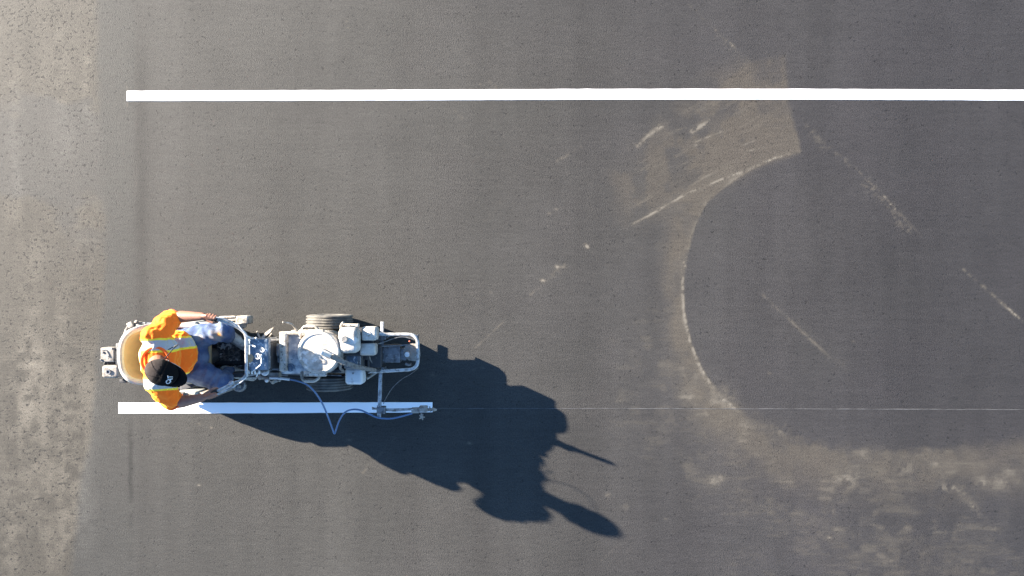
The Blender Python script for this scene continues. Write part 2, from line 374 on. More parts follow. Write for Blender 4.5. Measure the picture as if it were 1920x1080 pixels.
line((850, 205), (870, 225), 3, .5, 161, .4); line((1060, 90), (1075, 110), 3, .4, 162, .4); line((1095, 455), (1104, 470), 5, .8, 163, .4)
# lower right: loose sweepings lying in wide arcs
for (pp, w, a, sd_) in (([(1180, 640), (1290, 760), (1400, 850), (1560, 930), (1700, 985), (1880, 1010)], 52, .42, 201), ([(1150, 760), (1300, 905), (1500, 1000), (1760, 1060)], 44, .34, 205),
                    ([(1320, 745), (1480, 860), (1640, 900), (1925, 880)], 42, .36, 209), ([(1600, 848), (1760, 862), (1925, 905)], 26, .38, 213), ([(1400, 1060), (1600, 1080), (1800, 1090)], 40, .32, 217), ([(1300, 860), (1450, 960), (1620, 1030), (1900, 1070)], 30, .34, 223), ([(1240, 420), (1215, 540), (1250, 660), (1330, 760)], 45, .20, 219)):
    dd, tt, ss = polyd(pp); hs = fbm(XC*5, YC*30, seed=sd_+1)
    dust += .68*np.exp(-(dd/w)**2)*a*(.25+1.2*rag(sd_, 8, .40, .66)*(.4+sstep(.45, .7, hs)))
for (cx, cy, r, a) in ((1555, 960, 9, 1.0), (1140, 930, 7, .9), (1175, 950, 12, .4), (1590, 905, 22, .6), (1460, 805, 18, .7), (1345, 900, 14, .4), (1700, 880, 20, .5), (1770, 915, 14, .7), (1880, 905, 25, .5), (1360, 740, 26, .3), (1310, 740, 30, .2), (1260, 790, 26, .3), (50, 715, 26, .5), (30, 760, 22, .35), (1840, 905, 16, .5)):
    dust += np.exp(-(np.hypot(PX-cx, (PY-cy)*1.3)/r)**2)*a*rag(int(cx), 24, .40, .60)
for (cx, cy, r, a) in ((650, 40, 2.5, .8), (653, 52, 2, .9), (900, 158, 2.2, .9), (1100, 462, 4, 1), (895, 560, 3, .4), (373, 910, 2.8, 1.3), (396, 802, 2.6, 1.2), (374, 795, 2.2, .9), (1045, 500, 4, 1.3), (1018, 526, 4, 1.2), (1030, 400, 3, .8), (1043, 392, 3, .9), (920, 548, 2.5, .6), (1600, 640, 2.5, .6), (1443, 700, 3, .7), (1555, 1008, 3, .8), (880, 831, 4.5, .9), (655, 825, 3.4, .9), (812, 703, 4, .8), (905, 690, 2.5, .7), (888, 694, 2.5, .6), (1248, 973, 3, .6), (103, 664, 3, .7), (62, 66, 2.5, .7)):
    dust += np.exp(-(np.hypot((PX-cx)*.7+(PY-cy)*.25, (PY-cy)*1.2-(PX-cx)*.3)/r)**2)*a
dust += np.exp(-((PX-238)/1.3)**2)*sstep(158, 162, PY)*sstep(206, 200, PY)*.7+np.exp(-((PY-180)/1.2)**2)*sstep(215, 222, PX)*sstep(240, 234, PX)*.3
rndn = np.random.RandomState(5)
dust = np.clip(dust, 0, 1.4); tan = np.clip(tan, 0, 1.2)
dcol = np.array([0.0880, 0.0800, 0.0680]); tcol = np.array([0.0496, 0.0424, 0.0332])
tan += lft*np.exp(-(d/(wd*1.2))**3)*np.interp(t, [0, .3, .62, .72, 1], [.9, 1.25, 1.15, .8, .65])*(.35+.8*rag(301, 5, .3, .65))
tan = np.clip(tan, 0, 1); base = base*(1-tan[..., None]*.85)+tcol*tan[..., None]*.85
k = np.clip(dust*.30, 0, .5)[..., None]; base = base*(1-k)+dcol*.9*k
# dark tar spots and pits, thicker on the old pavement
base = np.clip(base, .008, .6)

bm_me = bpy.data.meshes.new('asphalt_ground')
verts = np.stack([X.ravel(), Y.ravel(), np.zeros(X.size)], 1).astype('f')
ii = (np.arange(ny-1)[:, None]*nx+np.arange(nx-1)[None, :]).ravel()
quads = np.stack([ii, ii+1, ii+nx+1, ii+nx], 1).astype('i')
bm_me.vertices.add(len(verts)); bm_me.vertices.foreach_set('co', verts.ravel())
bm_me.loops.add(quads.size); bm_me.loops.foreach_set('vertex_index', quads.ravel())
bm_me.polygons.add(len(quads)); bm_me.polygons.foreach_set('loop_start', np.arange(len(quads), dtype='i')*4)
bm_me.update(calc_edges=True)
ca = bm_me.color_attributes.new('tone', 'FLOAT_COLOR', 'POINT')
ca.data.foreach_set('color', np.concatenate([base.reshape(-1, 3), np.ones((X.size, 1))], 1).astype('f').ravel())
du = bm_me.attributes.new('dust', 'FLOAT', 'POINT'); du.data.foreach_set('value', dust.astype('f').ravel())
oa = bm_me.attributes.new('aged', 'FLOAT', 'POINT'); oa.data.foreach_set('value', (old_l*.75+.25*np.clip(old+sstep(900, 300, PX)*.4, 0, 1)).astype('f').ravel())
gm = bpy.data.materials.new('asphalt'); gm.use_nodes = True; nt = gm.node_tree; N = nt.nodes; L = nt.links
b = N['Principled BSDF']; b.inputs['Roughness'].default_value = .68; b.inputs['Specular IOR Level'].default_value = .24
at = N.new('ShaderNodeAttribute'); at.attribute_name = 'tone'; ag = N.new('ShaderNodeAttribute'); ag.attribute_name = 'aged'
tc = N.new('ShaderNodeTexCoord')
def nz(scale, det, stretch=(1, 1, 1), rough=.6, loc=(0, 0, 0)):
    mp = N.new('ShaderNodeMapping'); mp.inputs['Scale'].default_value = stretch; mp.inputs['Location'].default_value = loc
    n = N.new('ShaderNodeTexNoise'); n.inputs['Scale'].default_value = scale; n.inputs['Detail'].default_value = det; n.inputs['Roughness'].default_value = rough
    L.new(tc.outputs['Object'], mp.inputs[0]); L.new(mp.outputs[0], n.inputs['Vector']); return n.outputs['Fac']
def mrange(v, a, b_, c, d_):
    n = N.new('ShaderNodeMapRange'); n.inputs[1].default_value = a; n.inputs[2].default_value = b_; n.inputs[3].default_value = c; n.inputs[4].default_value = d_; L.new(v, n.inputs[0]); return n.outputs[0]
def mth(op, a, b_):
    n = N.new('ShaderNodeMath'); n.operation = op
    for i, v in enumerate((a, b_)):
        if isinstance(v, (int, float)): n.inputs[i].default_value = v
        else: L.new(v, n.inputs[i])
    return n.outputs[0]
grain = mrange(nz(85, 3, rough=.75), .3, .7, .58, 1.42)
streaks = mrange(nz(40, 3, (.22, 1, 1), loc=(3, 1, 0)), .3, .7, .88, 1.12)
pit_n = nz(36, 3, (.75, 1, 1), .7, (9, 4, 0)); clump = nz(4.5, 3, loc=(1, 7, 0))
pthr = mth('ADD', mth('MULTIPLY', clump, .22), mth('MULTIPLY', ag.outputs['Fac'], .05))
pit = mrange(mth('ADD', pit_n, pthr), .725, .81, 1.0, .20)
pit = mth('MAXIMUM', pit, mrange(ag.outputs['Fac'], 0, 1, .50, .0))
fk = mrange(nz(52, 2, (.8, 1, 1), .7, (21, 14, 0)), .70, .78, 1.0, 1.35)
f = mth('MULTIPLY', mth('MULTIPLY', grain, streaks), mth('MULTIPLY', pit, fk))
vm = N.new('ShaderNodeVectorMath'); vm.operation = 'SCALE'; L.new(at.outputs['Color'], vm.inputs[0]); L.new(f, vm.inputs['Scale'])
da = N.new('ShaderNodeAttribute'); da.attribute_name = 'dust'
dn = nz(70, 3, rough=.7, loc=(5, 8, 0))
dfac = mrange(mth('SUBTRACT', da.outputs['Fac'], mth('MULTIPLY', dn, 1.0)), -.36, .62, 0, .85)
dcm = N.new('ShaderNodeMix'); dcm.data_type = 'RGBA'; L.new(mrange(da.outputs['Fac'], .5, 1.15, 0, 1), dcm.inputs[0])
dcm.inputs[6].default_value = (.060, .052, .040, 1); dcm.inputs[7].default_value = (.125, .112, .090, 1)
mxd = N.new('ShaderNodeMix'); mxd.data_type = 'RGBA'; L.new(dfac, mxd.inputs[0]); L.new(vm.outputs[0], mxd.inputs[6]); L.new(dcm.outputs[2], mxd.inputs[7])
L.new(mxd.outputs[2], b.inputs['Base Color'])
bp = N.new('ShaderNodeBump'); bp.inputs['Strength'].default_value = .9; bp.inputs['Distance'].default_value = .004
L.new(mth('ADD', nz(110, 4, rough=.7, loc=(2, 2, 0)), mth('MULTIPLY', pit, .6)), bp.inputs['Height']); L.new(bp.outputs[0], b.inputs['Normal'])
bm_me.materials.append(gm)
ground = bpy.data.objects.new('road_surface', bm_me); sc.collection.objects.link(ground); tag(ground, kind='structure')

# ---- painted lines (sheets of paint a few mm thick, edges not quite straight)
M['line'] = mat('white_road_paint', (.80, .80, .79), .55, 0, [((.70, .70, .69), 40, .55, .75)], .3, 200, .4)
M['wet'] = mat('fresh_white_road_paint', (.90, .90, .89), .25, 0, None, .15, 200, .5)
M['chalk'] = mat('chalk_dust', (.062, .062, .063), .9, 0, [((.030, .030, .031), 12, .46, .66)])
def strip(name, top, bot, m, z=.004, n=260, seed=0, rough=.5):
    """top / bot: list of (px, py) along the two edges"""
    me = bpy.data.meshes.new(name); bm = bmesh.new(); x0, x1 = top[0][0], top[-1][0]; R = []
    for i in range(n+1):
        x = x0+(x1-x0)*i/n; w = vnoise([x*.06], [0.], seed=seed)[0]-.5, vnoise([x*.06], [5.], seed=seed+3)[0]-.5
        yt = np.interp(x, [p[0] for p in top], [p[1] for p in top])+w[0]*rough; yb = np.interp(x, [p[0] for p in bot], [p[1] for p in bot])+w[1]*rough
        dx = 0
        a, b_ = P(x, yt), P(x, yb)
        R.append([bm.verts.new((a.x, a.y, .0005)), bm.verts.new((a.x, a.y-.002, z)), bm.verts.new((b_.x, b_.y+.002, z)), bm.verts.new((b_.x, b_.y, .0005))])
    for p, q in zip(R, R[1:]):
        for k_ in range(3): bm.faces.new((p[k_], p[k_+1], q[k_+1], q[k_]))
    bm.faces.new(R[0]); bm.faces.new(R[-1][::-1]); bm.normal_update(); bmesh.ops.recalc_face_normals(bm, faces=bm.faces[:])
    bm.to_mesh(me); bm.free(); return finish(me, name, m)
o = strip('painted_line', [(238, 170.5), (600, 169), (1100, 166.8), (1500, 166.6), (1920, 168.6), (2600, 169)], [(238, 189.5), (600, 189), (1100, 187), (1500, 186.8), (1920, 188.6), (2600, 189)], M['line'], seed=3, rough=.5)
tag(o, 'finished long white painted line crossing the asphalt above the striping machine', 'painted line')
o = strip('painted_line', [(222.5, 755), (500, 754.6), (811, 754)], [(222.5, 775.5), (500, 774.8), (811, 773)], M['wet'], seed=9, rough=.5, n=160)
tag(o, 'short fresh white painted line beside the striping machine, ending at its spray gun', 'painted line')
o = strip('chalk_line', [(812, 765.2), (1200, 765.4), (1920, 767.3), (2600, 769)], [(812, 766.4), (1200, 766.6), (1920, 768.5), (2600, 770.2)], M['chalk'], z=.0015, seed=12, rough=.8, n=400)
tag(o, 'hair-thin pale chalk guide line running right from the spray gun', 'chalk line')


# ================================================================== OBJECT HELPERS
def pbox(mb, x0, y0, x1, y1, zt, h, bev=.01, seg=3, taper=None, rot=(0, 0, 0)):
    """box whose top face at height zt covers the photo rectangle x0..x1, y0..y1"""
    a, b_ = P(x0, y1, zt), P(x1, y0, zt)
    return mb.box(((a.x+b_.x)/2, (a.y+b_.y)/2, zt-h/2), (b_.x-a.x, b_.y-a.y, h), rot, bev, seg, taper)
def lumps(amp, freq):
    def fn(me):
        n = len(me.vertices); v = np.empty(n*3, 'f'); me.vertices.foreach_get('co', v); v = v.reshape(-1, 3).astype(float)
        nr = np.empty(n*3, 'f'); me.vertices.foreach_get('normal', nr); nr = nr.reshape(-1, 3)
        v = v+nr*((fbm(v[:, 0]*freq, v[:, 1]*freq, v[:, 2]*freq, o=3, seed=5)-.5)*2*amp)[:, None]
        me.vertices.foreach_set('co', v.astype('f').ravel()); me.update()
    return fn
def subdiv(mb, cuts=3):
    bmesh.ops.subdivide_edges(mb.bm, edges=mb.bm.edges[:], cuts=cuts, use_grid_fill=True); return mb

def tyre(name, c, R, w, parent, grooves=4, dusty=True):
    """tyre with circumferential grooves, rim and hub as sub-parts; axle along y"""
    c = Vector(c); prof = []; hw = w/2; n = grooves*2+1
    prof += [(R*.52, -hw*.72), (R*.60, -hw*.95), (R*.80, -hw), (R*.93, -hw*.93)]
    for i in range(n):
        a = -hw*.84+hw*1.68*i/n; b_ = -hw*.84+hw*1.68*(i+1)/n; cr = 1-.035*((a+b_)/2/hw)**2
        r = R*cr if i % 2 == 0 else R*cr-.010
        prof += [(r, a+.0006), (r, b_-.0006)]
    prof += [(R*.93, hw*.93), (R*.80, hw), (R*.60, hw*.95), (R*.52, hw*.72)]
    t = MB().lathe(prof, c, (0, 1, 0), 56).build(name, M['tread' if dusty else 'rubber'], parent, 30)
    MB().lathe([(R*.53, -hw*.74), (R*.50, -hw*.5), (R*.42, -hw*.30), (R*.15, -hw*.36), (R*.13, -hw*.8), (0, -hw*.8)], c, (0, 1, 0), 32).lathe([(R*.53, hw*.74), (R*.50, hw*.5), (R*.42, hw*.30), (R*.15, hw*.36), (R*.13, hw*.8), (0, hw*.8)], c, (0, 1, 0), 32).build('rim', M['steel'], t, 30)
    return t

# ================================================================== LINE STRIPING MACHINE
sm = thing('striping_machine', P(640, 660, 0), 'paint-caked line striping machine with round white hopper lid, two fat tyres and side spray arm', 'line striper')
# chassis
f = MB()
for py in (637, 694):
    f.fillet([P(475, py, .36), P(700, py, .34), P(712, py, .30)], .016, .04)
pbox(f, 500, 640, 700, 694, .33, .03, .004)
for px in (520, 600, 690): f.cyl(P(px, 632, .35), P(px, 699, .35), .014)
f.cyl(P(606, 597, .205)+Vector((0, 0, 0)), P(606, 728, .205), .016)
pbox(f, 494, 650, 715, 690, .34, .22, .01); pbox(f, 474, 644, 500, 696, .80, .68, .01); pbox(f, 600, 640, 700, 696, .30, .20, .01)  # solid boxes added so no light leaks through the machine's shadow
f.build('chassis', M['dark'], sm)
W1 = (-1.615, -.297, .205); W2 = (-1.615, -.835, .205)
tyre('wheel', W1, .205, .125, sm)
tyre('wheel', W2, .205, .125, sm)
# hopper, tray, lid
HC = P(597, 661, .70)
hop = MB().lathe([(0, .30), (.150, .30), (.165, .32), (.178, .62), (.186, .625), (.186, .645), (.178, .65), (.172, .66), (0, .66)], (HC.x, HC.y, 0), n=56)
hop.build('hopper', M['casting'], sm, fn=lumps(.003, 14))
lid = MB().lathe([(0, .705), (.05, .706), (.148, .702), (.152, .710), (.163, .710), (.170, .704), (.176, .675), (.176, .660), (.168, .660), (.168, .675), (0, .68)], (HC.x, HC.y, 0), n=64)
# flat chipped flange at the lower edge of the lid
lo = MB()
ll = lid.build('lid', M['lid'], sm, fn=lumps(.0025, 22))
for q_ in ((569, 697, 612, 706), (560, 618, 606, 630)):
    lt = MB(); pbox(lt, *q_, .695, .02, .006); lt.build('lid_bracket', M['cream'], ll, fn=lumps(.002, 30))
hd = MB().tube([P(593, 656, .735), P(603, 660, .745), P(614, 664, .75), P(623, 668, .75)], .02, 12, rr=lambda t: .030-.016*t)
hd.build('lid_handle', M['white'], ll, fn=lumps(.003, 40))
# upright stick / agitator rod that throws the thin shadow
rod = MB().tube([P(622, 669, .74), P(613, 665, .82), P(603, 661, .92)], .017, 10)
rod.ball(P(603, 661, .93), .016); rod.build('agitator_rod', M['white'], sm)
ch = MB().tube([P(622, 668, .78), P(634, 674, .75), P(648, 681, .72), P(664, 686, .66), P(684, 691, .54), P(703, 694, .40)], .024, 14, rr=lambda t: .024-.007*t+.0018*math.sin(t*90))
ch.build('suction_hose', M['greyhose'], sm, fn=lumps(.005, 30))
b1 = MB().tube([P(640, 680, .70), P(638, 690, .62), P(645, 697, .5)], .011, 8); b1.build('hose_clamp', M['greyhose'], sm, fn=lumps(.003, 40))
ty = MB(); pbox(ty, 527, 624, 600, 701, .60, .18, .012); ty_o = subdiv(ty, 2).build('hopper_tray', M['tray'], sm, fn=lumps(.003, 16))
lp = MB(); pbox(lp, 523, 625, 537, 697, .655, .10, .012, 3); pbox(lp, 523, 622, 600, 628, .625, .06, .008, 3)
lp.build('tray_lip', M['cream'], sm, fn=lumps(.002, 25))
cp = MB().lathe([(0, 0), (.034, 0), (.034, .014), (.028, .018), (.022, .012), (.010, .012), (.008, .020), (0, .021)], P(545, 689, .60), n=28); cp.build('drain_cap', M['blue'], sm)
# loop handles each side of the tray
for pts in ([P(565, 634, .62), P(566, 618, .66), P(571, 612, .66), P(592, 613, .66), P(598, 619, .66), P(600, 634, .62)], [P(566, 697, .60), P(566, 709, .62), P(571, 715, .62), P(590, 715, .62), P(598, 709, .62), P(600, 700, .60)]):
    MB().fillet(pts, .013, .03, 12).build('carry_handle', M['cream'], sm, fn=lumps(.0015, 40))
# engine
en = MB(); pbox(en, 640, 622, 700, 668, .54, .24, .015); pbox(en, 652, 615, 690, 675, .42, .12, .01); en.cyl(P(690, 630, .45), P(690, 630, .56), .03)
for i in range(8): pbox(en, 674, 640+i*1.2, 704, 640.6+i*1.2, .52, .12, .0004, 1)
eng = en.build('engine_block', M['dark'], sm)
tk = MB(); pbox(tk, 633, 614, 671, 663, .70, .15, .045, 6); tk = subdiv(tk, 2).build('fuel_tank', M['lid'], eng, fn=lumps(.008, 14))
MB().cyl(P(645, 636, .69), P(645, 636, .725), .030, .027, 24).build('fuel_cap', M['cream'], tk, fn=lumps(.002, 40))
pl = MB(); pbox(pl, 640, 607, 672, 614, .62, .05, .008); pl.build('tank_bracket', M['cream'], eng, fn=lumps(.002, 30))
MB().tube([P(641, 618, .60), P(640, 610, .64), P(644, 604, .66)], .014, 8, rr=lambda t: .016-.006*t).build('choke_lever', M['casting'], eng)
af = MB(); pbox(af, 677, 613, 706, 639, .60, .13, .022, 4); af = subdiv(af, 1).build('air_filter', M['lid'], eng, fn=lumps(.004, 18))
MB().lathe([(0, 0), (.022, 0), (.018, .006), (.008, .006), (.006, .014), (0, .014)], P(691, 626, .60), n=20).build('filter_knob', M['cream'], af, fn=lumps(.002, 50))
mf = MB(); pbox(mf, 674, 644, 704, 667, .59, .12, .022, 4); subdiv(mf, 1).build('muffler_cover', M['lid'], eng, fn=lumps(.004, 18))
pu = MB(); pbox(pu, 645, 662, 677, 692, .50, .2, .012); pu.build('pump_housing', M['steel'], sm, fn=lumps(.003, 20))
pu = MB(); pbox(pu, 650, 663, 670, 688, .515, .03, .006, rot=(0, 0, .05)); pu.build('pump_plate', M['blue'], sm)
pc = MB(); pbox(pc, 646, 690, 680, 722, .46, .16, .03, 5); subdiv(pc, 1).build('pump_cover', M['white'], sm, fn=lumps(.003, 18))
pn = MB(); pn.cyl(P(662, 700, .46), P(662, 700, .475), .008); pn.build('cover_bolt', M['steel'], sm)
# chute shaped guard
g1 = MB().prism([P(686, 668, .3)[:2], P(697, 668, .3)[:2], P(704, 680, .3)[:2], P(716, 690, .3)[:2], P(712, 694, .3)[:2], P(700, 690, .3)[:2], P(688, 680, .3)[:2]], .27, .30); g1.build('belt_guard', M['steel'], sm)
MB().tube([P(692, 667, .36), P(696, 678, .34), P(706, 688, .32), P(714, 694, .30)], .006, 8).tube([P(714, 694, .3), P(700, 702, .28), P(688, 709, .27)], .014, 8, rr=lambda t: .006+.010*t).build('guide_bracket', M['casting'], sm)
# cables and pipes down the shaded side
for a, b_, c_, r, m in (((520, 700, .42), (560, 702, .40), (640, 704, .36), .006, 'steel'), ((505, 704, .40), (560, 708, .34), (650, 706, .34), .005, 'dark'), ((600, 628, .5), (616, 631, .48), (634, 629, .46), .014, 'casting'), ((536, 699, .3), (590, 698, .3), (646, 698, .36), .008, 'casting')):
    MB().tube([P(*a), P(*b_), P(*c_)], r, 8).build('pipe', M[m], sm, fn=lumps(.002, 30))
MB().fillet([P(530, 604, .50), P(547, 607, .46), P(556, 618, .42), P(560, 634, .40)], .008, .03).build('brake_lever', M['cream'], sm)
MB().tube([P(540, 628, .44), P(552, 621, .48), P(566, 624, .46), P(585, 628, .44)], .014, 8).build('linkage', M['casting'], sm, fn=lumps(.006, 40))
# front: cross arm, U bar, caster
ca_ = MB(); a = P(717, 603, .20); b_ = P(711, 783, .20); d = (b_-a); ang = math.atan2(d.x, -d.y)
ca_.box((a+b_)/2-Vector((0, 0, .0)), (.030, d.length, .030), (0, 0, ang), .003); ca_.build('cross_arm', M['tube'], sm, fn=lumps(.001, 20))
ca2 = MB(); a2 = P(714, 636, .25); b2 = P(711, 693, .25); ca2.box((a2+b2)/2+Vector((.0, 0, .0)), (.036, (b2-a2).length, .012), (0, 0, ang), .003)
for py in (645, 660, 675): ca2.cyl(P(718, py, .25), P(718, py, .266), .009, n=8)
ca2.build('arm_clamp_plate', M['steel'], sm)
for c in ((716, 632), (713, 694)):
    m_ = MB(); pbox(m_, c[0]-6, c[1]-5, c[0]+7, c[1]+5, .30, .13, .004); m_.cyl(P(c[0]+9, c[1], .27), P(c[0]+14, c[1]-2, .27), .007); m_.build('tube_clamp', M['steel'], sm)
MB().fillet([P(690, 626, .33), P(720, 627, .285), P(783, 627, .285), P(784, 692, .285), P(718, 696, .285), P(690, 697, .33)], .016, .085, 12).build('front_frame', M['tube'], sm, fn=lumps(.0012, 30))
gs = MB(); gs.box((P(783, 640, .27).x, P(783, 642, .27).y, .235), (.008, .14, .09), (0, 0, 0), .002); g_ = [P(724, 628, .27), P(780, 630, .27)]; gs.box(((g_[0].x+g_[1].x)/2, g_[0].y, .245), (g_[1].x-g_[0].x, .008, .07), (0, 0, 0), .002); gs.build('shadow_plate', M['steel'], sm)  # unseen plates under the bar, added to close a gap in its shadow
cs = MB(); pts = [(760, 648), (774, 643), (786, 646), (788, 668), (782, 678), (766, 676), (757, 668), (756, 656)]
cs.prism([P(x, y, .24)[:2] for x, y in pts], .215, .235); csm = cs.build('caster_plate', M['casting'], sm, fn=lumps(.001, 30))
MB().lathe([(0, 0), (.020, 0), (.024, .01), (.022, .035), (.012, .042), (0, .043)], P(764, 664, .24), n=20).build('caster_knob', M['white'], csm)
fk_ = MB(); c = P(752, 661, 0)
for sgn in (-1, 1): fk_.box((c.x+.0, c.y+sgn*.045, .13), (.12, .006, .17), (0, 0, 0), .002)
fk_.box((c.x+.02, c.y, .218), (.12, .10, .008), (0, 0, 0), .002); fk_.cyl((c.x-.01, c.y-.055, .10), (c.x-.01, c.y+.055, .10), .008); fk_.box((c.x-.09, c.y+.01, .19), (.24, .16, .10), (0, 0, 0), .01); fk_.build('caster_fork', M['steel'], sm)
tyre('caster_wheel', (c.x-.01, c.y, .10), .10, .065, sm, 2, False)
MB().ball(P(743, 661, .205), .022, 1, .8, .4).build('fork_nut', M['cream'], sm)
MB().tube([P(784, 690, .27), P(772, 700, .2), P(752, 712, .12), P(736, 727, .10), P(726, 742, .14), P(719, 757, .2)], .0035, 6).build('trigger_cable', M['steel'], sm)
MB().tube([P(690, 650, .5), P(715, 643, .34), P(750, 632, .30), P(776, 636, .30)], .0035, 6).tube([P(715, 649, .3), P(745, 648, .27), P(766, 646, .26)], .005, 6).build('control_cable', M['steel'], sm)
MB().ball(P(768, 640, .30), .008, 1.2, 1, .6).build('cable_end', M['orangebit'], sm)
MB().tube([P(760, 682, .22), P(766, 684, .22), P(771, 683, .23)], .012, 8).build('adjuster', M['steel'], sm)
# spray gun arm over the fresh line
ga = MB().tube([P(698, 766, .17), P(735, 768, .17), P(772, 767, .16)], .011, 10); ga.tube([P(715, 769, .19), P(740, 771, .19), P(775, 768, .18)], .005, 8); ga_o = ga.build('gun_arm', M['tube'], sm)
gc = MB(); pbox(gc, 706, 763, 722, 776, .22, .07, .006); gc.cyl(P(709, 760, .19), P(709, 780, .19), .010); gc.cyl(P(712, 777, .19), P(712, 785, .19), .012, .014); gc.cyl(P(702, 766, .2), P(698, 764, .22), .007)
gc.build('arm_clamp', M['steel'], sm, fn=lumps(.003, 40))
gn = MB(); pbox(gn, 771, 765, 786, 775, .17, .05, .006); pbox(gn, 785, 763, 800, 773, .18, .09, .005)
gn.cyl(P(799, 769, .15), P(815, 767, .13), .015, .010); gn.cyl(P(812, 768, .13), P(819, 768.5, .12), .017, .008); gn.tube([P(786, 765, .19), P(794, 761, .20), P(799, 764, .19)], .005, 6)
gn.cyl(P(806, 762, .16), P(806, 770, .16), .006); gn.cyl(P(811, 763, .13), P(812, 770, .12), .006)
gno = gn.build('spray_gun', M['casting'], sm, fn=lumps(.003, 45))
kn = MB().cyl(P(790, 775, .15), P(791, 781, .15), .008)
for i in range(5):
    t_ = i*2*math.pi/5; kn.cap(P(791, 782, .15), P(791, 782, .15)+Vector((math.cos(t_)*.022, math.sin(t_)*.022, .0)), .009, .006, 8)
kn.build('gun_knob', M['casting'], gno)
MB().lathe([(.013, 0), (.016, .01), (.013, .03), (0, .03)], P(808, 768, .09), (0, 0, 1), 12).build('spray_tip', M['dark'], gno)
# blue hose, with the sleeve at the filter
bh = MB().tube([P(542, 711, .50), P(560, 715, .49), P(577, 722, .46), P(592, 737, .42), P(605, 758, .36), P(616, 784, .27), P(624, 806, .19), P(627, 813, .17), P(630, 806, .17), P(636, 789, .18), P(646, 774, .20), P(660, 768, .22), P(676, 769, .23), P(692, 776, .23), P(708, 783, .22), P(730, 785, .20), P(752, 781, .18), P(773, 775, .16)], .0075, 10)
bh.build('paint_hose', M['hoseblue'], sm)
MB().tube([P(506, 709, .50), P(520, 709, .51), P(543, 711.5, .50)], .011, 10).build('hose_sleeve', M['white'], sm)
# filter and valve cluster
fl = MB().cyl(P(497, 697, .36), P(497, 697, .56), .036, .034, 24, .3); fl.build('filter_bowl', M['white'], sm, fn=lumps(.002, 30))
vl = MB(); vl.cyl(P(487, 708, .48), P(512, 709, .48), .014); vl.ball(P(487, 708, .49), .020); vl.ball(P(501, 712, .50), .022); pbox(vl, 502, 698, 522, 708, .50, .10, .006); vl.cyl(P(510, 712, .48), P(512, 719, .46), .022, .012)
vl.box(P(516, 714, .46), (.05, .03, .04), (0, 0, .3), .006); vl.ball(P(524, 713, .46), .014)
vl.build('drain_valve', M['casting'], sm, fn=lumps(.005, 40))
MB().ball(P(500, 713.5, .51), .017).build('valve_knob', M['white'], sm)
cd = MB(); pbox(cd, 500, 683, 522, 692, .46, .12, .006); pbox(cd, 503, 690, 530, 694, .50, .04, .004); cd.cyl(P(500, 700, .44), P(540, 704, .40), .008); cd.cyl(P(512, 686, .4), P(514, 704, .42), .010); cd.build('valve_block', M['steel'], sm, fn=lumps(.003, 40))
el = MB().lathe([(0, .34), (.05, .34), (.055, .36), (.055, .54), (.050, .555), (0, .56)], (P(517, 656, .55).x, P(517, 656, .55).y, 0), n=28); pbox(el, 508, 664, 527, 680, .53, .18, .012)
el.build('hydraulic_motor', M['tray'], sm, fn=lumps(.004, 24))
dk = MB(); pbox(dk, 500, 643, 508, 682, .60, .20, .006); dk.cyl(P(504, 652, .60), P(504, 652, .62), .016); dk.cyl(P(504, 665, .60), P(504, 665, .625), .014); dk.build('control_valve', M['steel'], sm, fn=lumps(.004, 40))
# console
cn = MB(); a = P(464, 636, .88); b_ = P(500, 695, .88); cn.box(((a.x+b_.x)/2, (a.y+b_.y)/2, .82), (b_.x-a.x, a.y-b_.y, .10), (0, math.radians(8), 0), .012, 3)
con = cn.build('control_console', M['blue'], sm, fn=lumps(.001, 20))
for (x, y, r) in ((483.5, 668, .024), (492, 656, .019)):
    MB().lathe([(r*.62, 0), (r, 0), (r, .006), (r*.92, .010), (r*.62, .008)], P(x, y, .878), n=24).build('gauge_ring', M['white'], con)
    MB().lathe([(0, 0), (r*.6, 0), (r*.6, .004), (0, .006)], P(x, y, .878), n=20).build('gauge_face', M['blue'], con)
    MB().box(P(x, y, .886), (r*.22, r*1.0, .003), (0, 0, .3), .0005).build('gauge_needle', M['white'], con)
st_ = MB(); st_.prism([P(x, y, .88)[:2] for x, y in ((464, 665), (472, 664), (476, 669), (474, 677), (468, 682), (464, 681))], .882, .885, 0); st_.build('warning_sticker', M['tan'], con)
for a, b_, r, nm in ((P(474, 696, .88), P(489, 684, .91), .0045, 'control_lever'), (P(466, 645, .88), P(479, 650, .90), .006, 'control_lever'), (P(490, 664, .88), P(490, 682, .885), .004, 'label_strip'),
                     (P(484, 698, .84), P(481, 706, .82), .006, 'control_lever'), (P(497, 640, .84), P(500, 636, .82), .010, 'cable_gland')):
    MB().cyl(a, b_, r).build(nm, M['white'], con)
for x in (466, 472, 478, 486): MB().cyl(P(x, 695, .865), P(x+.5, 701, .85), .008, n=10).build('console_bolt', M['white'], con)
for x in (468, 474, 480): MB().cyl(P(x, 639, .865), P(x, 633, .85), .009, n=10).build('console_bolt', M['white'], con)
MB().ball(P(468, 681, .88), .008).build('toggle_knob', M['white'], con)
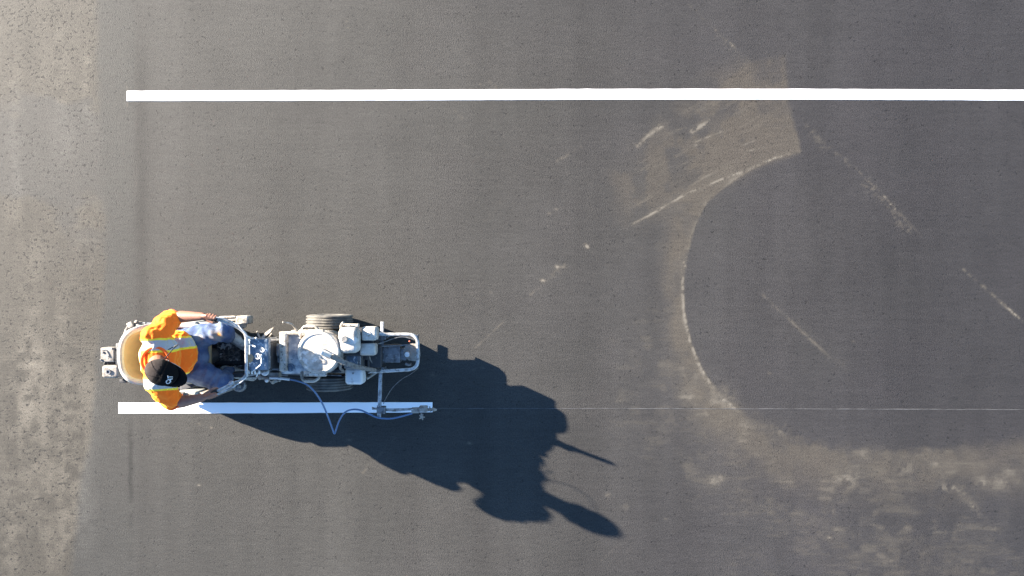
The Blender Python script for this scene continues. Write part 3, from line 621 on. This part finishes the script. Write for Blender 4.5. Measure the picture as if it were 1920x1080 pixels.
# handle frame and grips
hb = MB().fillet([P(462, 630, .90), P(462, 706, .90)], .013, .02, 12)
for s_ in (1, -1):
    Y_ = lambda y: 668+(y-668)*s_ if s_ == 1 else y
if True:
    hb.tube([P(462, 634, .90), P(458, 624, .905), P(446, 614, .92), P(428, 606, .935), P(412, 600, .945), P(402, 598, .95)], .0125, 12)
    hb.tube([P(462, 703, .90), P(454, 711, .905), P(444, 716, .92), P(430, 722, .935), P(414, 730, .945), P(404, 735, .95)], .0125, 12)
    hb.tube([P(462, 632, .90), P(486, 637, .78), P(520, 637, .55), P(545, 636, .36)], .013, 10)
    hb.tube([P(462, 704, .88), P(480, 700, .74), P(505, 694, .50), P(520, 694, .36)], .013, 10)
hbo = hb.build('handlebar', M['tube'], sm, fn=lumps(.0012, 40))
for a, b_, e in ((P(401.5, 597.5, .95), P(408, 599.5, .948), P(388, 594, .955)), (P(402.5, 735.5, .95), P(408, 733, .948), P(390, 741, .955))):
    MB().cyl(e, b_, .0165, .0175, 16).build('grip', M['grip'], sm)
MB().tube([P(403, 595, .98), P(418, 597, .97), P(436, 606, .95), P(444, 612, .94)], .006, 8).build('trigger_lever', M['tube'], sm)
MB().tube([P(405, 740, .97), P(418, 735, .96), P(436, 727, .95), P(442, 722, .94)], .006, 8).build('trigger_lever', M['tube'], sm)
cl = MB(); cl.cyl(P(431, 716, .93), P(439, 725, .91), .016); cl.ball(P(436, 718, .94), .017); cl.build('handle_clamp', M['tube'], sm)
MB().tube([P(410, 597, .93), P(428, 600, .91), P(448, 612, .94), P(462, 628, .92), P(470, 634, .88)], .004, 6).build('brake_cable', M['white'], sm)
MB().tube([P(408, 738, .93), P(428, 727, .90), P(448, 719, .94), P(462, 708, .91)], .004, 6).build('brake_cable', M['white'], sm)
# white marker blade, bent rods and the little wheel beside the console
mb_ = MB(); mb_.prism([P(x, y, .5)[:2] for x, y in ((488, 634), (494, 635), (508, 622), (514, 613), (506, 617), (497, 624))], .49, .505, .002); mb_.build('pointer_blade', M['cream'], sm)
MB().fillet([P(482, 621, .52), P(486, 632, .50), P(498, 638, .48), P(524, 638, .44)], .008, .02).tube([P(502, 637, .5), P(506, 630, .52), P(510, 625, .53)], .006, 8).build('pointer_rod', M['cream'], sm)
tyre('guide_wheel', (P(514, 634, .3)[0], P(514, 634, .3)[1]-.01, .25), .07, .03, sm, 1)
MB().tube([P(500, 634, .52), P(512, 637, .5), P(526, 638, .46)], .012, 8).build('side_rail', M['cream'], sm, fn=lumps(.004, 40))
# hitch
ht = MB(); ht.tube([P(470, 668, .30), P(464, 668, .14), P(440, 668, .10), P(415, 668, .10)], .022, 10); ht.cyl(P(468, 668, .22), P(468, 668, .40), .028); ht.build('hitch', M['dark'], sm)

# ================================================================== RIDE-ON DRIVER UNIT
rd = thing('ride_on_driver', P(330, 670, 0), 'cream bucket seat drive unit with splattered footplate, hitched behind the striping machine', 'ride-on unit')
SC = Vector((-2.86, -.545, .5))      # seat centre
# bucket seat: closed shell lofted round the back
def seat_shell():
    bm = bmesh.new(); rows = []; N_ = 56
    for i in range(N_+1):
        t = -1+2*i/N_                    # -1 = front end, image top side ; 0 = back ; 1 = front end, image bottom side
        a = t*math.pi*.80; sx, sy = -math.cos(a), -math.sin(a)*-1
        # superellipse outline, squarer at the back
        ex = .74; rx, ry = .285, .240
        ux = math.copysign(abs(math.cos(a))**ex, math.cos(a)); uy = math.copysign(abs(math.sin(a))**ex, math.sin(a))
        back = max(0, math.cos(a)); h = .60+.20*sstep(-.1, .75, np.array(math.cos(a)))
        ext = .12*sstep(.25, -.6, np.array(math.cos(a)))
        def pt(s, z, dx=0): return Vector((SC.x-ux*rx*s+float(ext)+dx, SC.y-uy*ry*s, float(z)))
        rows.append([pt(.70, .46), pt(.86, .50), pt(.98, h-.04), pt(1.02, h-.01), pt(1.0, h+.008), pt(.93, h+.010), pt(.87, h-.012), pt(.80, h-.08), pt(.70, .545), pt(.55, .51), pt(.02, .50)])
    V = [[bm.verts.new(p) for p in r] for r in rows]
    for a, b_ in zip(V, V[1:]):
        for k in range(len(a)-1): bm.faces.new((a[k], a[k+1], b_[k+1], b_[k]))
    bmesh.ops.remove_doubles(bm, verts=bm.verts[:], dist=.0005); bmesh.ops.recalc_face_normals(bm, faces=bm.faces[:])
    return bm
m_ = MB(); m_.bm = seat_shell(); st_o = m_.build('seat', M['seat'], rd, 50)
md = st_o.modifiers.new('sub', 'SUBSURF'); md.levels = 1; md.render_levels = 1
rim_pts = []
for i in range(41):
    t = -1+2*i/40; a = t*math.pi*.80; ex = .74
    ux = math.copysign(abs(math.cos(a))**ex, math.cos(a)); uy = math.copysign(abs(math.sin(a))**ex, math.sin(a))
    h = .60+.20*float(sstep(-.1, .75, np.array(math.cos(a)))); ext = .12*float(sstep(.25, -.6, np.array(math.cos(a))))
    rim_pts.append((SC.x-ux*.285*.985+ext, SC.y-uy*.240*.985, h+.004))
MB().tube(rim_pts, .024, 10, sub=2).build('seat_rim', M['seatrim'], st_o)
cu = MB().box((SC.x+.10, SC.y, .525), (.46, .36, .05), (0, 0, 0), .022, 4); cu.build('seat_cushion', M['seat'], rd)
# side covers beside the thighs
for y0, y1, zt, hgt in ((603, 619, .58, .40), (735, 747, .80, .65)):
    m_ = MB(); pbox(m_, 326, y0, 368, y1, zt, hgt, .018, 4); subdiv(m_, 1).build('side_cover', M['seatrim'], rd, fn=lumps(.002, 16))
    m_ = MB(); pbox(m_, 366, y0+1.5, 402, y1-2, zt-.03, .45, .008, 2); m_.build('side_box', M['casting'], rd)
bk = MB(); pbox(bk, 324, 737, 332, 745, .82, .03, .004); pbox(bk, 331, 736, 345, 748, .83, .03, .005); bko = bk.build('belt_buckle', M['steel'], rd)
bb_ = MB(); pbox(bb_, 337, 739, 343, 745, .837, .008, .002); bb_.build('release_button', M['orangebit'], bko)
MB().tube([P(352, 741, .79), P(356, 742, .815), P(360, 745, .81)], .008, 8).build('side_lever', M['cream'], rd)
# frame, axle, wheels
fr = MB()
for y in (-.44, -.67): fr.fillet([(-3.30, y, .30), (-2.95, y, .28), (-2.70, y, .20), (-2.36, y, .16)], .020, .06)
fr.cyl((-2.92, -.86, .18), (-2.92, -.25, .18), .018); fr.cyl((-3.25, -.44, .30), (-3.25, -.67, .30), .018)
fr.cyl((SC.x, SC.y, .28), (SC.x, SC.y, .48), .05); fr.cyl((-2.40, -.67, .16), (-2.40, -.44, .16), .018)
pbox(fr, 380, 699, 505, 708, .40, .34, .006); pbox(fr, 290, 625, 384, 722, .42, .30, .02); pbox(fr, 336, 715, 392, 751, .43, .33, .02)  # low boxes added out of sight to fill holes in the cast shadow
fr.build('frame', M['dark'], rd)
tyre('wheel', (-2.90, -.305, .20), .20, .11, rd, 3, False); tyre('wheel', (-2.90, -.905, .20), .20, .11, rd, 3, False)
fp = MB(); pbox(fp, 384, 641, 460, 699, .17, .02, .004)
for i in range(13): fp.cyl(P(392+i*5.3, 644, .172), P(392+i*5.3, 696, .172), .0035, n=6)
fpo = fp.build('footplate', M['plate'], rd)
MB().tube([P(404, 662, .18), P(418, 668, .181), P(433, 666, .18), P(447, 673, .18)], .005, 6).tube([P(424, 690, .18), P(430, 676, .18), P(440, 668, .18)], .005, 6).tube([P(432, 656, .18), P(442, 660, .18), P(452, 655, .18)], .004, 6).build('footplate_rod', M['casting'], rd)
lt_ = MB().cyl(P(459, 640, .19), P(459, 700, .19), .008); lt_.cyl(P(386, 700, .18), P(458, 700, .18), .007); lt_.build('footplate_edge', M['steel'], rd)
tp = MB(); c = P(386, 671, .47); tp.lathe([(0, .44), (.06, .44), (.07, .43), (.075, .30), (.07, .24), (0, .24)], (c.x-.05, c.y, 0), n=32); tp.build('seat_post', M['steel'], rd)
# side assemblies beside the pedals
pd = MB(); pbox(pd, 441, 592, 465, 608, .26, .14, .015, 3); pd.cyl(P(452, 602, .22), P(455, 614, .20), .05, .035, 20); pd.cyl(P(412, 595, .25), P(442, 594, .25), .010)
pbox(pd, 427, 594, 443, 602, .25, .08, .006); pd.build('wheel_motor', M['cream'], rd, fn=lumps(.005, 22))
cw = MB().lathe([(.020, .0), (.050, .0), (.063, .012), (.066, .03), (.063, .048), (.050, .06), (.020, .06)], (P(447, 722, .2).x, P(447, 722, .2).y, .14), n=32); cwo = cw.build('pulley', M['steel'], rd, 40)
MB().lathe([(0, 0), (.018, 0), (.016, .018), (0, .02)], P(449, 724, .2), n=14).build('pulley_hub', M['casting'], cwo)
MB().box(P(436, 721, .2), (.09, .045, .03), (0, 0, .5), .01).build('pulley_arm', M['casting'], rd, fn=lumps(.003, 30))
MB().fillet([P(400, 600, .3), P(412, 604, .30), P(430, 612, .28), P(445, 614, .24)], .012, .03).build('pedal_arm', M['casting'], rd)
# rear engine, two covers and the chain between
en = MB(); en.box((-3.30, -.57, .34), (.20, .20, .16), (0, 0, 0), .015); en.cyl((-3.40, -.56, .32), (-3.55, -.56, .32), .03); en.cyl((-3.36, -.68, .32), (-3.55, -.70, .32), .03)
eng = en.build('engine_block', M['dark'], rd)
c1 = MB(); pbox(c1, 188, 652, 214, 679, .42, .12, .010, 3); c1o = c1.build('valve_cover', M['casting'], eng, fn=lumps(.001, 20))
q = MB(); a = P(192, 658, .421)
for (x, y) in ((193.5, 661), (204, 668), (189.5, 675), (211, 654)): q.cyl(P(x, y, .418), P(x, y, .428), .009, n=10)
q.tube([P(191, 656, .422), P(198, 656, .423), P(202, 661, .423), P(205, 667, .423)], .004, 6); q.build('cover_bolt', M['steel'], c1o)
c1 = MB(); pbox(c1, 212, 653, 223, 678, .39, .12, .006, 2); c1.build('cooling_fins', M['dark'], eng)
c1 = MB(); pbox(c1, 190, 685, 222, 709, .42, .12, .022, 4); c1o = c1.build('cylinder_cover', M['casting'], eng, fn=lumps(.002, 20))
MB().lathe([(.012, 0), (.022, 0), (.020, .012), (.012, .012)], P(204, 697, .42), n=18).lathe([(0, .0), (.012, .0), (.012, .004), (0, .004)], P(204, 697, .42), n=12).build('cover_knob', M['steel'], c1o)
sp = MB()
for i in range(4): sp.cyl(P(199+i*7, 681.5, .36), P(199+i*7, 681.5, .38), .018, n=16)
sp.cyl(P(196, 682, .37), P(224, 681, .37), .007); sp.build('spring', M['dark'], eng)
tq = P(233, 714, .25); MB().box(tq, (.06, .03, .05), (0, 0, 0), .004).cyl(tq, (tq.x+.03, -.67, .29), .014).build('tow_plate', M['dark'], rd)
# carburettor cluster behind the left shoulder
cb = MB(); pbox(cb, 243, 604, 262, 618, .38, .10, .012); cb.box(P(246, 609, .40), (.05, .05, .05), (0, 0, .5), .008); cb.fillet([P(236, 634, .36), P(236, 622, .38), P(243, 612, .38)], .018, .03)
cb.ball(P(238, 622, .38), .022); cb.ball(P(256, 604, .39), .018)
cb.cyl(P(262, 611, .36), P(270, 611, .36), .030, .022); cb.build('carburettor', M['casting'], rd, fn=lumps(.006, 34))
MB().cyl(P(268, 606, .38), P(296, 607, .38), .010).cyl(P(273, 604, .38), P(274, 610, .38), .013).cyl(P(270, 613, .36), P(300, 613, .36), .014).build('throttle_rod', M['steel'], rd)
MB().tube([P(246, 616, .36), P(258, 610, .4), P(276, 616, .42), P(300, 614, .42)], .016, 8).build('fuel_line', M['dark'], rd)

# ================================================================== THE OPERATOR
V = Vector
pel = V((-2.78, -.545, .635)); nk = V((-2.710, -.550, 1.12)); chest = V((-2.735, -.540, .99)); belly = V((-2.70, -.535, .79))
shL = V((-2.735, -.375, 1.09)); shR = V((-2.720, -.710, 1.085))
elL = V((-2.665, -.228, .915)); elR = V((-2.640, -.900, .955))
wrL = V((-2.425, -.222, .955)); wrR = V((-2.425, -.860, .955))
hipL = V((-2.74, -.455, .60)); hipR = V((-2.74, -.640, .60))
knL = V((-2.395, -.350, .625)); knR = V((-2.405, -.785, .63))
anL = V((-2.475, -.430, .27)); anR = V((-2.48, -.74, .27))
HD = V((-2.590, -.620, 1.255))            # centre of the skull
yaw = math.radians(-30); pitch = math.radians(24)
HQ = Quaternion((0, 0, 1), yaw) @ Quaternion((0, 1, 0), pitch)
def H(x, y, z): return HD+HQ @ V((x, y, z))
gL = P(397, 596.5, .952); gR = P(398, 738, .952)     # where the grips are held
bd = MB()
def hand(mb, wr, g, gdir, side):
    """palm over the bar, four bent fingers of different lengths round it, thumb closing from the inner side"""
    gdir = gdir.normalized(); up = V((0, 0, 1)); pal = wr.lerp(g, .62)+up*.026
    ax = gdir; fwd = (g-wr); fwd.z = 0; fwd.normalize(); lat = V((-ax.y, ax.x, 0))*side   # lat points outward
    kn_ = [g+ax*o+up*.034 for o in (.034, .012, -.010, -.031)]
    base_ = wr+fwd*.012
    for i, k_ in enumerate(kn_): mb.cap(base_+up*.004+ax*(.014-.010*i)*1.0, k_-lat*0+lat*.012, .020, .0125, 10)
    L_ = (.030, .034, .032, .025)
    for i, k_ in enumerate(kn_):
        r = (.0092, .0096, .0092, .0080)[i]; l = L_[i]
        a = k_+lat*.010; b_ = a+lat*(l*.62)-up*(.018+.002*(i % 2)); c_ = b_-up*l*.75-lat*.008; e_ = c_-lat*l*.80-up*.004
        mb.cap(a, b_, r*1.12, r, 10); mb.cap(b_, c_, r, r*.93, 10); mb.cap(c_, e_, r*.93, r*.82, 10)
    t0 = base_+ax*.016-lat*.014; t1 = g+ax*.022-lat*.030+up*.004; t2 = g+ax*.040-lat*.024-up*.020; t3 = g+ax*.046-lat*.004-up*.024
    mb.cap(t0, t1, .016, .0115, 10); mb.cap(t1, t2, .0115, .0105, 10); mb.cap(t2, t3, .0105, .009, 10)
# trunk and legs (under the clothes)
bd.ball(chest, .12, 1.0, 1.45, 1.35, n=3); bd.ball(belly, .125, .95, 1.25, 1.1, n=3); bd.ball(pel, .125, 1, 1.35, .85, n=3)
bd.cap(nk+V((-.005, 0, -.05)), HD+HQ @ V((-.040, 0, -.045)), .068, .062)
for sh, el, wr in ((shL, elL, wrL), (shR, elR, wrR)):
    bd.cap(chest.lerp(sh, .6)+V((0, 0, .03)), sh, .075, .056); bd.cap(sh, el, .050, .040)
    mid = el.lerp(wr, .30); bd.cap(el, mid, .045, .048); bd.cap(mid, wr, .048, .031)
for hp, kn, an in ((hipL, knL, anL), (hipR, knR, anR)):
    bd.cap(hp, kn, .078, .052); bd.cap(kn, kn.lerp(an, .35), .052, .050); bd.cap(kn.lerp(an, .35), an-V((0, 0, .06)), .048, .034)
hand(bd, wrL, gL, P(402, 598, .95)-P(388, 594, .955), 1)
hand(bd, wrR, gR, P(403, 735, .95)-P(390, 741, .955), -1)
# head: skull, jaw, brow, nose, lips, ears
bd.ball(HD, .1, .98, .78, 1.02, HQ, 3); bd.ball(H(.028, 0, -.060), .072, .95, .82, .95, HQ, 3); bd.ball(H(.052, 0, -.098), .034, 1, 1.2, .75, HQ)
bd.ball(H(.078, 0, .008), .03, .6, 1.7, .5, HQ)
bd.cap(H(.094, 0, -.004), H(.118, 0, -.040), .009, .013, 10); bd.ball(H(.100, 0, -.073), .016, .7, 1.5, .5, HQ)
for s_ in (-1, 1):
    bd.ball(H(.070, s_*.036, -.040), .024, .8, 1, .9, HQ); bd.ball(H(-.004, s_*.082, -.022), .03, .62, .34, 1.05, HQ); bd.ball(H(.108, s_*.012, -.043), .008, 1, 1, .8, HQ)
body = remeshed(bd, .0045, 5)
per = finish(body, 'person', M['skin'], None, 180)
tag(per, 'seated person in orange high-visibility shirt, black cap and blue jeans, both hands on the handlebar', 'person')
for s_ in (-1, 1): MB().ball(H(.086, s_*.032, -.018), .012, n=2).build('eye', M['eye'], per)
hr = MB(); hr.ball(H(-.020, 0, -.018), .1, .86, .83, .80, HQ, 3); hr = hr.build('hair', M['hair'], per, fn=lumps(.003, 60))

# shirt --------------------------------------------------------------
sh_ = MB()
sh_.ball(chest+V((0, 0, .0)), .14, 1.02, 1.42, 1.25, n=3); sh_.ball(belly+V((.0, 0, 0)), .15, 1.0, 1.28, 1.0, n=3); sh_.ball(belly.lerp(pel, .5)+V((.0, 0, 0)), .155, 1.0, 1.22, .62, n=3)
sh_.ball(chest+V((.01, 0, .062)), .10, 1.0, 1.75, .75, n=3)
for sh, el in ((shL, elL), (shR, elR)):
    e2 = sh.lerp(el, 1.0); sh_.cap(chest.lerp(sh, .5)+V((0, 0, .03)), sh, .092, .078); sh_.cap(sh, sh.lerp(e2, .55), .090, .086); sh_.cap(sh.lerp(e2, .5), e2+(e2-sh).normalized()*-.045, .086, .078)
def folds(v):
    x, y, z = v[:, 0], v[:, 1], v[:, 2]
    n1 = fbm(x*9+3, y*9, z*9, o=3, seed=3); r = 1-np.abs(2*fbm(x*13, y*7+4, z*11, o=3, seed=8)-1)
    arm = sstep(.22, .34, np.abs(y+.545))
    w = np.sin((y*62+x*26+z*20)+6*n1)
    n2 = 1-np.abs(2*fbm(x*24+y*10, y*16, z*22+x*8, o=2, seed=18)-1)
    return (n1-.5)*.028+(r-.7)*.022+(n2-.7)*.010+arm*w*.0050
shirt_me = remeshed(sh_, .005, 8, folds)
SX = shirt_me
def shirt_mat():
    def ex(nt, tc, col):
        N = nt.nodes; sp = N.new('ShaderNodeSeparateXYZ'); nt.links.new(tc.outputs['Object'], sp.inputs[0])
        nz_ = N.new('ShaderNodeTexNoise'); nz_.inputs['Scale'].default_value = 5; nt.links.new(tc.outputs['Object'], nz_.inputs['Vector'])
        def m2(op, a, b_):
            n = N.new('ShaderNodeMath'); n.operation = op
            for i, v in enumerate((a, b_)):
                if isinstance(v, (int, float)): n.inputs[i].default_value = v
                else: nt.links.new(v, n.inputs[i])
            return n.outputs[0]
        wob_ = m2('MULTIPLY', m2('SUBTRACT', nz_.outputs['Fac'], .5), .05)
        yy = m2('ADD', m2('ADD', sp.outputs['Y'], SHIFT), wob_)      # metres left (+) or right (-) of the spine
        dd = m2('MINIMUM', m2('ABSOLUTE', m2('SUBTRACT', yy, .108), 0), m2('ABSOLUTE', m2('SUBTRACT', yy, -.185), 0))
        out = col
        for wd_, c in ((.052, (.90, .66, .04)), (.036, (.36, .37, .38))):
            mr = N.new('ShaderNodeMapRange'); mr.inputs[1].default_value = wd_+.0012; mr.inputs[2].default_value = wd_-.0012
            nt.links.new(dd, mr.inputs[0]); mx = N.new('ShaderNodeMix'); mx.data_type = 'RGBA'
            nt.links.new(mr.outputs[0], mx.inputs[0]); nt.links.new(out, mx.inputs[6]); mx.inputs[7].default_value = (*c, 1); out = mx.outputs[2]
        # pale yellow band across the back of the shoulders
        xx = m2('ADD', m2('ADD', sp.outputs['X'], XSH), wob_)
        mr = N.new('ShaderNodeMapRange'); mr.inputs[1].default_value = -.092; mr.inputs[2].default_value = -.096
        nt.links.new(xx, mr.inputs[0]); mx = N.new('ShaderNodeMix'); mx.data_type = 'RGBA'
        bandw = N.new('ShaderNodeMapRange'); bandw.inputs[1].default_value = .155; bandw.inputs[2].default_value = .150
        nt.links.new(m2('ABSOLUTE', m2('ADD', yy, .02), 0), bandw.inputs[0])
        nt.links.new(m2('MULTIPLY', mr.outputs[0], bandw.outputs[0]), mx.inputs[0]); nt.links.new(out, mx.inputs[6]); mx.inputs[7].default_value = (.80, .70, .30, 1); out = mx.outputs[2]
        return out
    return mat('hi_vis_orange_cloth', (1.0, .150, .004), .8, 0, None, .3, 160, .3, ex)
ysv = np.array([v.co.y for v in SX.vertices]); cyo = (ysv.min()+ysv.max())/2
SHIFT = float(cyo+.545)
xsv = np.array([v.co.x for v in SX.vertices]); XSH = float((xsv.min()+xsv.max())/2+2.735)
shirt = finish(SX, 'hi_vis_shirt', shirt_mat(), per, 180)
pb = shirt.data.materials[0].node_tree.nodes['Principled BSDF']; pb.inputs['Sheen Weight'].default_value = .7; pb.inputs['Sheen Roughness'].default_value = .45; pb.inputs['Sheen Tint'].default_value = (1, .80, .12, 1)
# collar ring, sleeve openings
co_ = MB(); ring = []
for i in range(25):
    a = 2*math.pi*i/24; ring.append(nk+V((.012, 0, .022))+V((math.cos(a)*.088, math.sin(a)*.098, -.030*math.cos(a)+.0)))
co_.tube(ring, .012, 8, sub=2); M['trim'] = mat('lime_trim', (.90, .66, .04), .7); M['orange'] = mat('orange_cloth', (.95, .135, .010), .8)
co_.build('collar', M['orange'], shirt)
for sh, el in ((shL, elL), (shR, elR)):
    d = (el-sh).normalized(); c0 = el+d*.014; u = d.orthogonal().normalized(); w = d.cross(u)
    MB().tube([c0+(u*math.cos(2*math.pi*i/20)+w*math.sin(2*math.pi*i/20))*.060 for i in range(21)], .006, 8, sub=2).build('sleeve_hem', M['orange'], shirt)

# jeans --------------------------------------------------------------
jn = MB(); jn.ball(pel, .150, 1.02, 1.28, .85, n=3); jn.ball(V((-2.64, -.555, .60)), .12, 1.0, 1.2, .7, n=3); jn.cap(hipL.lerp(knL, .35), hipR.lerp(knR, .35), .085, .085)
for hp, kn, an, b in ((hipL, knL, anL, .012), (hipR, knR, anR, .012)):
    jn.cap(hp, kn, .118, .084); jn.cap(kn, kn.lerp(an, .5), .080, .064); jn.cap(kn.lerp(an, .5), an+V((0, 0, .02)), .064, .054)
def jf(v):
    x, y, z = v[:, 0], v[:, 1], v[:, 2]; n1 = fbm(x*8, y*8+2, z*8, o=3, seed=33)
    knee = np.exp(-((x+2.42)/.10)**2); r = np.sin(x*75+y*40*np.sign(y+.58)+n1*9)
    hipz = np.exp(-((x+2.66)/.08)**2)
    return (n1-.5)*.030+r*.0038*(.35+knee)+np.sin(x*60-y*50+n1*8)*.004*hipz
jme = remeshed(jn, .006, 6, jf)
pv = per.location
vv = np.array([v.co[:] for v in jme.vertices]); cj = V(((vv[:, 0].min()+vv[:, 0].max())/2, (vv[:, 1].min()+vv[:, 1].max())/2, vv[:, 2].min()))
JS = [P(408, 628, .69)-cj, P(411, 627, .695)-cj, P(374, 634, .70)-cj]
M['jeans'] = mat('faded_denim', (.050, .078, .155), .85, 0, [((.120, .155, .22), 7, .46, .62), ((.024, .038, .088), 12, .56, .74)], .35, 220, .3, jeans_extra)
finish(jme, 'jeans', M['jeans'], per, 180)
# boots --------------------------------------------------------------
for an, tx in ((anL, P(461, 648, .2)), (anR, P(452, 700, .2))):
    d = (V((tx.x, tx.y, 0))-V((an.x, an.y, 0))).normalized(); hl = V((an.x, an.y, .225))-d*.05; toe = hl+d*.27
    b_ = MB(); b_.cap(an, hl+V((0, 0, .02)), .050, .046); b_.cap(hl, hl+d*.10, .046, .048); b_.cap(hl+d*.08+V((0, 0, .03)), toe-d*.07, .042, .044); b_.cap(toe-d*.09, toe-d*.03-V((0, 0, .005)), .047, .042)
    bt = finish(remeshed(b_, .006, 3, lambda v: (fbm(v[:, 0]*30, v[:, 1]*30, v[:, 2]*30, o=3, seed=4)-.5)*.012), 'boot', M['boot'], per, 180)
    s2 = MB(); n_ = V((-d.y, d.x, 0)); s2.prism([(hl+d*a+n_*w)[:2] for a, w in ((-.055, -.025), (-.04, -.04), (.05, -.036), (.13, -.05), (.20, -.048), (.232, -.02), (.232, .02), (.20, .046), (.13, .046), (.05, .036), (-.04, .04), (-.055, .025))], .178, .198, .003); s2.build('sole', M['sole'], bt)
# cap ----------------------------------------------------------------
def cap_crown():
    bm = bmesh.new(); rows = []; n = 40; m = 14
    for j in range(m+1):
        th = math.pi/2*j/m
        rows.append([bm.verts.new(H(-.004+.118*math.cos(th*.98)*math.cos(2*math.pi*i/n), .096*math.cos(th*.98)*math.sin(2*math.pi*i/n), .012+(.112+.012*max(0, math.cos(2*math.pi*i/n)))*math.sin(th))) for i in range(n)])
    for a, b_ in zip(rows, rows[1:]):
        for i in range(n): bm.faces.new((a[i], a[(i+1) % n], b_[(i+1) % n], b_[i]))
    bm.faces.new(rows[-1]); return bm
mc = MB(); mc.bm = cap_crown()
me = mc.mesh('cap'); me.materials.clear(); capo = finish(me, 'cap', [M['cap'], M['capmesh']], per, 60)
wp = wpos(capo); iq = HQ.inverted()
for p in me.polygons:
    l = iq @ (wp+p.center-HD)
    if l.x < -.035: p.material_index = 1
sol = capo.modifiers.new('s', 'SOLIDIFY'); sol.thickness = .003
br = bmesh.new(); top = []; n = 24
for i in range(n+1):
    a = -math.pi/2*.92+math.pi*.92*i/n; yy = math.sin(a)
    inn = H(-.004+.116*math.cos(a), .095*math.sin(a), .016); o_ = H(.112*math.cos(a)*1.0+.072*max(0, math.cos(a))**.6, .092*math.sin(a), .014-.018*abs(math.sin(a))**2*0-.020*yy*yy*math.cos(a))
    md_ = (inn+o_)/2+HQ @ V((0, 0, .006*(1-yy*yy)))
    top.append([br.verts.new(inn), br.verts.new(md_), br.verts.new(o_)])
for a, b_ in zip(top, top[1:]):
    for k in range(2): br.faces.new((a[k], a[k+1], b_[k+1], b_[k]))
bmesh.ops.remove_doubles(br, verts=br.verts[:], dist=.0003)
mc = MB(); mc.bm = br; bo = mc.build('brim', M['cap'], capo, 60); s2 = bo.modifiers.new('s', 'SOLIDIFY'); s2.thickness = .004
MB().ball(H(-.004, 0, .124), .008, 1, 1, .5, HQ).build('cap_button', M['cap'], capo)
# raised seams
for k in range(3):
    a = math.pi*k/3+.5; MB().tube([H(-.004+.1195*math.cos(t)*math.cos(a), .0975*math.cos(t)*math.sin(a), .012+.1175*math.sin(t)) for t in [math.pi*i/24 for i in range(1, 24)]], .0012, 5, sub=1).build('cap_seam', M['cap'], capo)
# embroidered lettering, wrapped on the crown
cu_ = bpy.data.curves.new('t', 'FONT'); cu_.body = 'CAT'; cu_.size = .054; cu_.align_x = 'CENTER'; cu_.align_y = 'CENTER'; cu_.extrude = 0; cu_.offset = .0012; cu_.shear = .25; cu_.space_character = .95
to = bpy.data.objects.new('t', cu_); sc.collection.objects.link(to); dg = bpy.context.evaluated_depsgraph_get(); dg.update()
tm = bpy.data.meshes.new_from_object(to.evaluated_get(dg)); bpy.data.objects.remove(to)
bm = bmesh.new(); bm.from_mesh(tm); bmesh.ops.triangulate(bm, faces=bm.faces[:]); bmesh.ops.subdivide_edges(bm, edges=bm.edges[:], cuts=2)
for v in bm.verts:
    th = math.radians(56)+v.co.y/.115; ph = v.co.x/.085     # text x runs across the front, y up the crown
    v.co = H(-.004+.1215*math.cos(th*.98)*math.cos(ph), .0995*math.cos(th*.98)*math.sin(ph), .013+(.1145+.012)*math.sin(th))
bmesh.ops.recalc_face_normals(bm, faces=bm.faces[:]); me = bpy.data.meshes.new('cap_lettering'); bm.to_mesh(me); bm.free()
lo_ = finish(me, 'cap_lettering', M['logo'], capo, 60); s2 = lo_.modifiers.new('s', 'SOLIDIFY'); s2.thickness = .003; s2.offset = 0
# glasses arm and the cord that arcs off the chest
MB().tube([H(.10, .075, -.016), H(.05, .084, -.012), H(-.005, .086, -.008)], .0025, 6).ball(H(.0, .088, -.008), .005).build('glasses_arm', M['white'], per)
MB().tube([V((-2.62, -.47, 1.10)), V((-2.545, -.435, 1.13)), V((-2.505, -.425, 1.19)), V((-2.515, -.455, 1.25)), V((-2.555, -.515, 1.285))], .0036, 6).build('earpiece_cord', M['grip'], per)
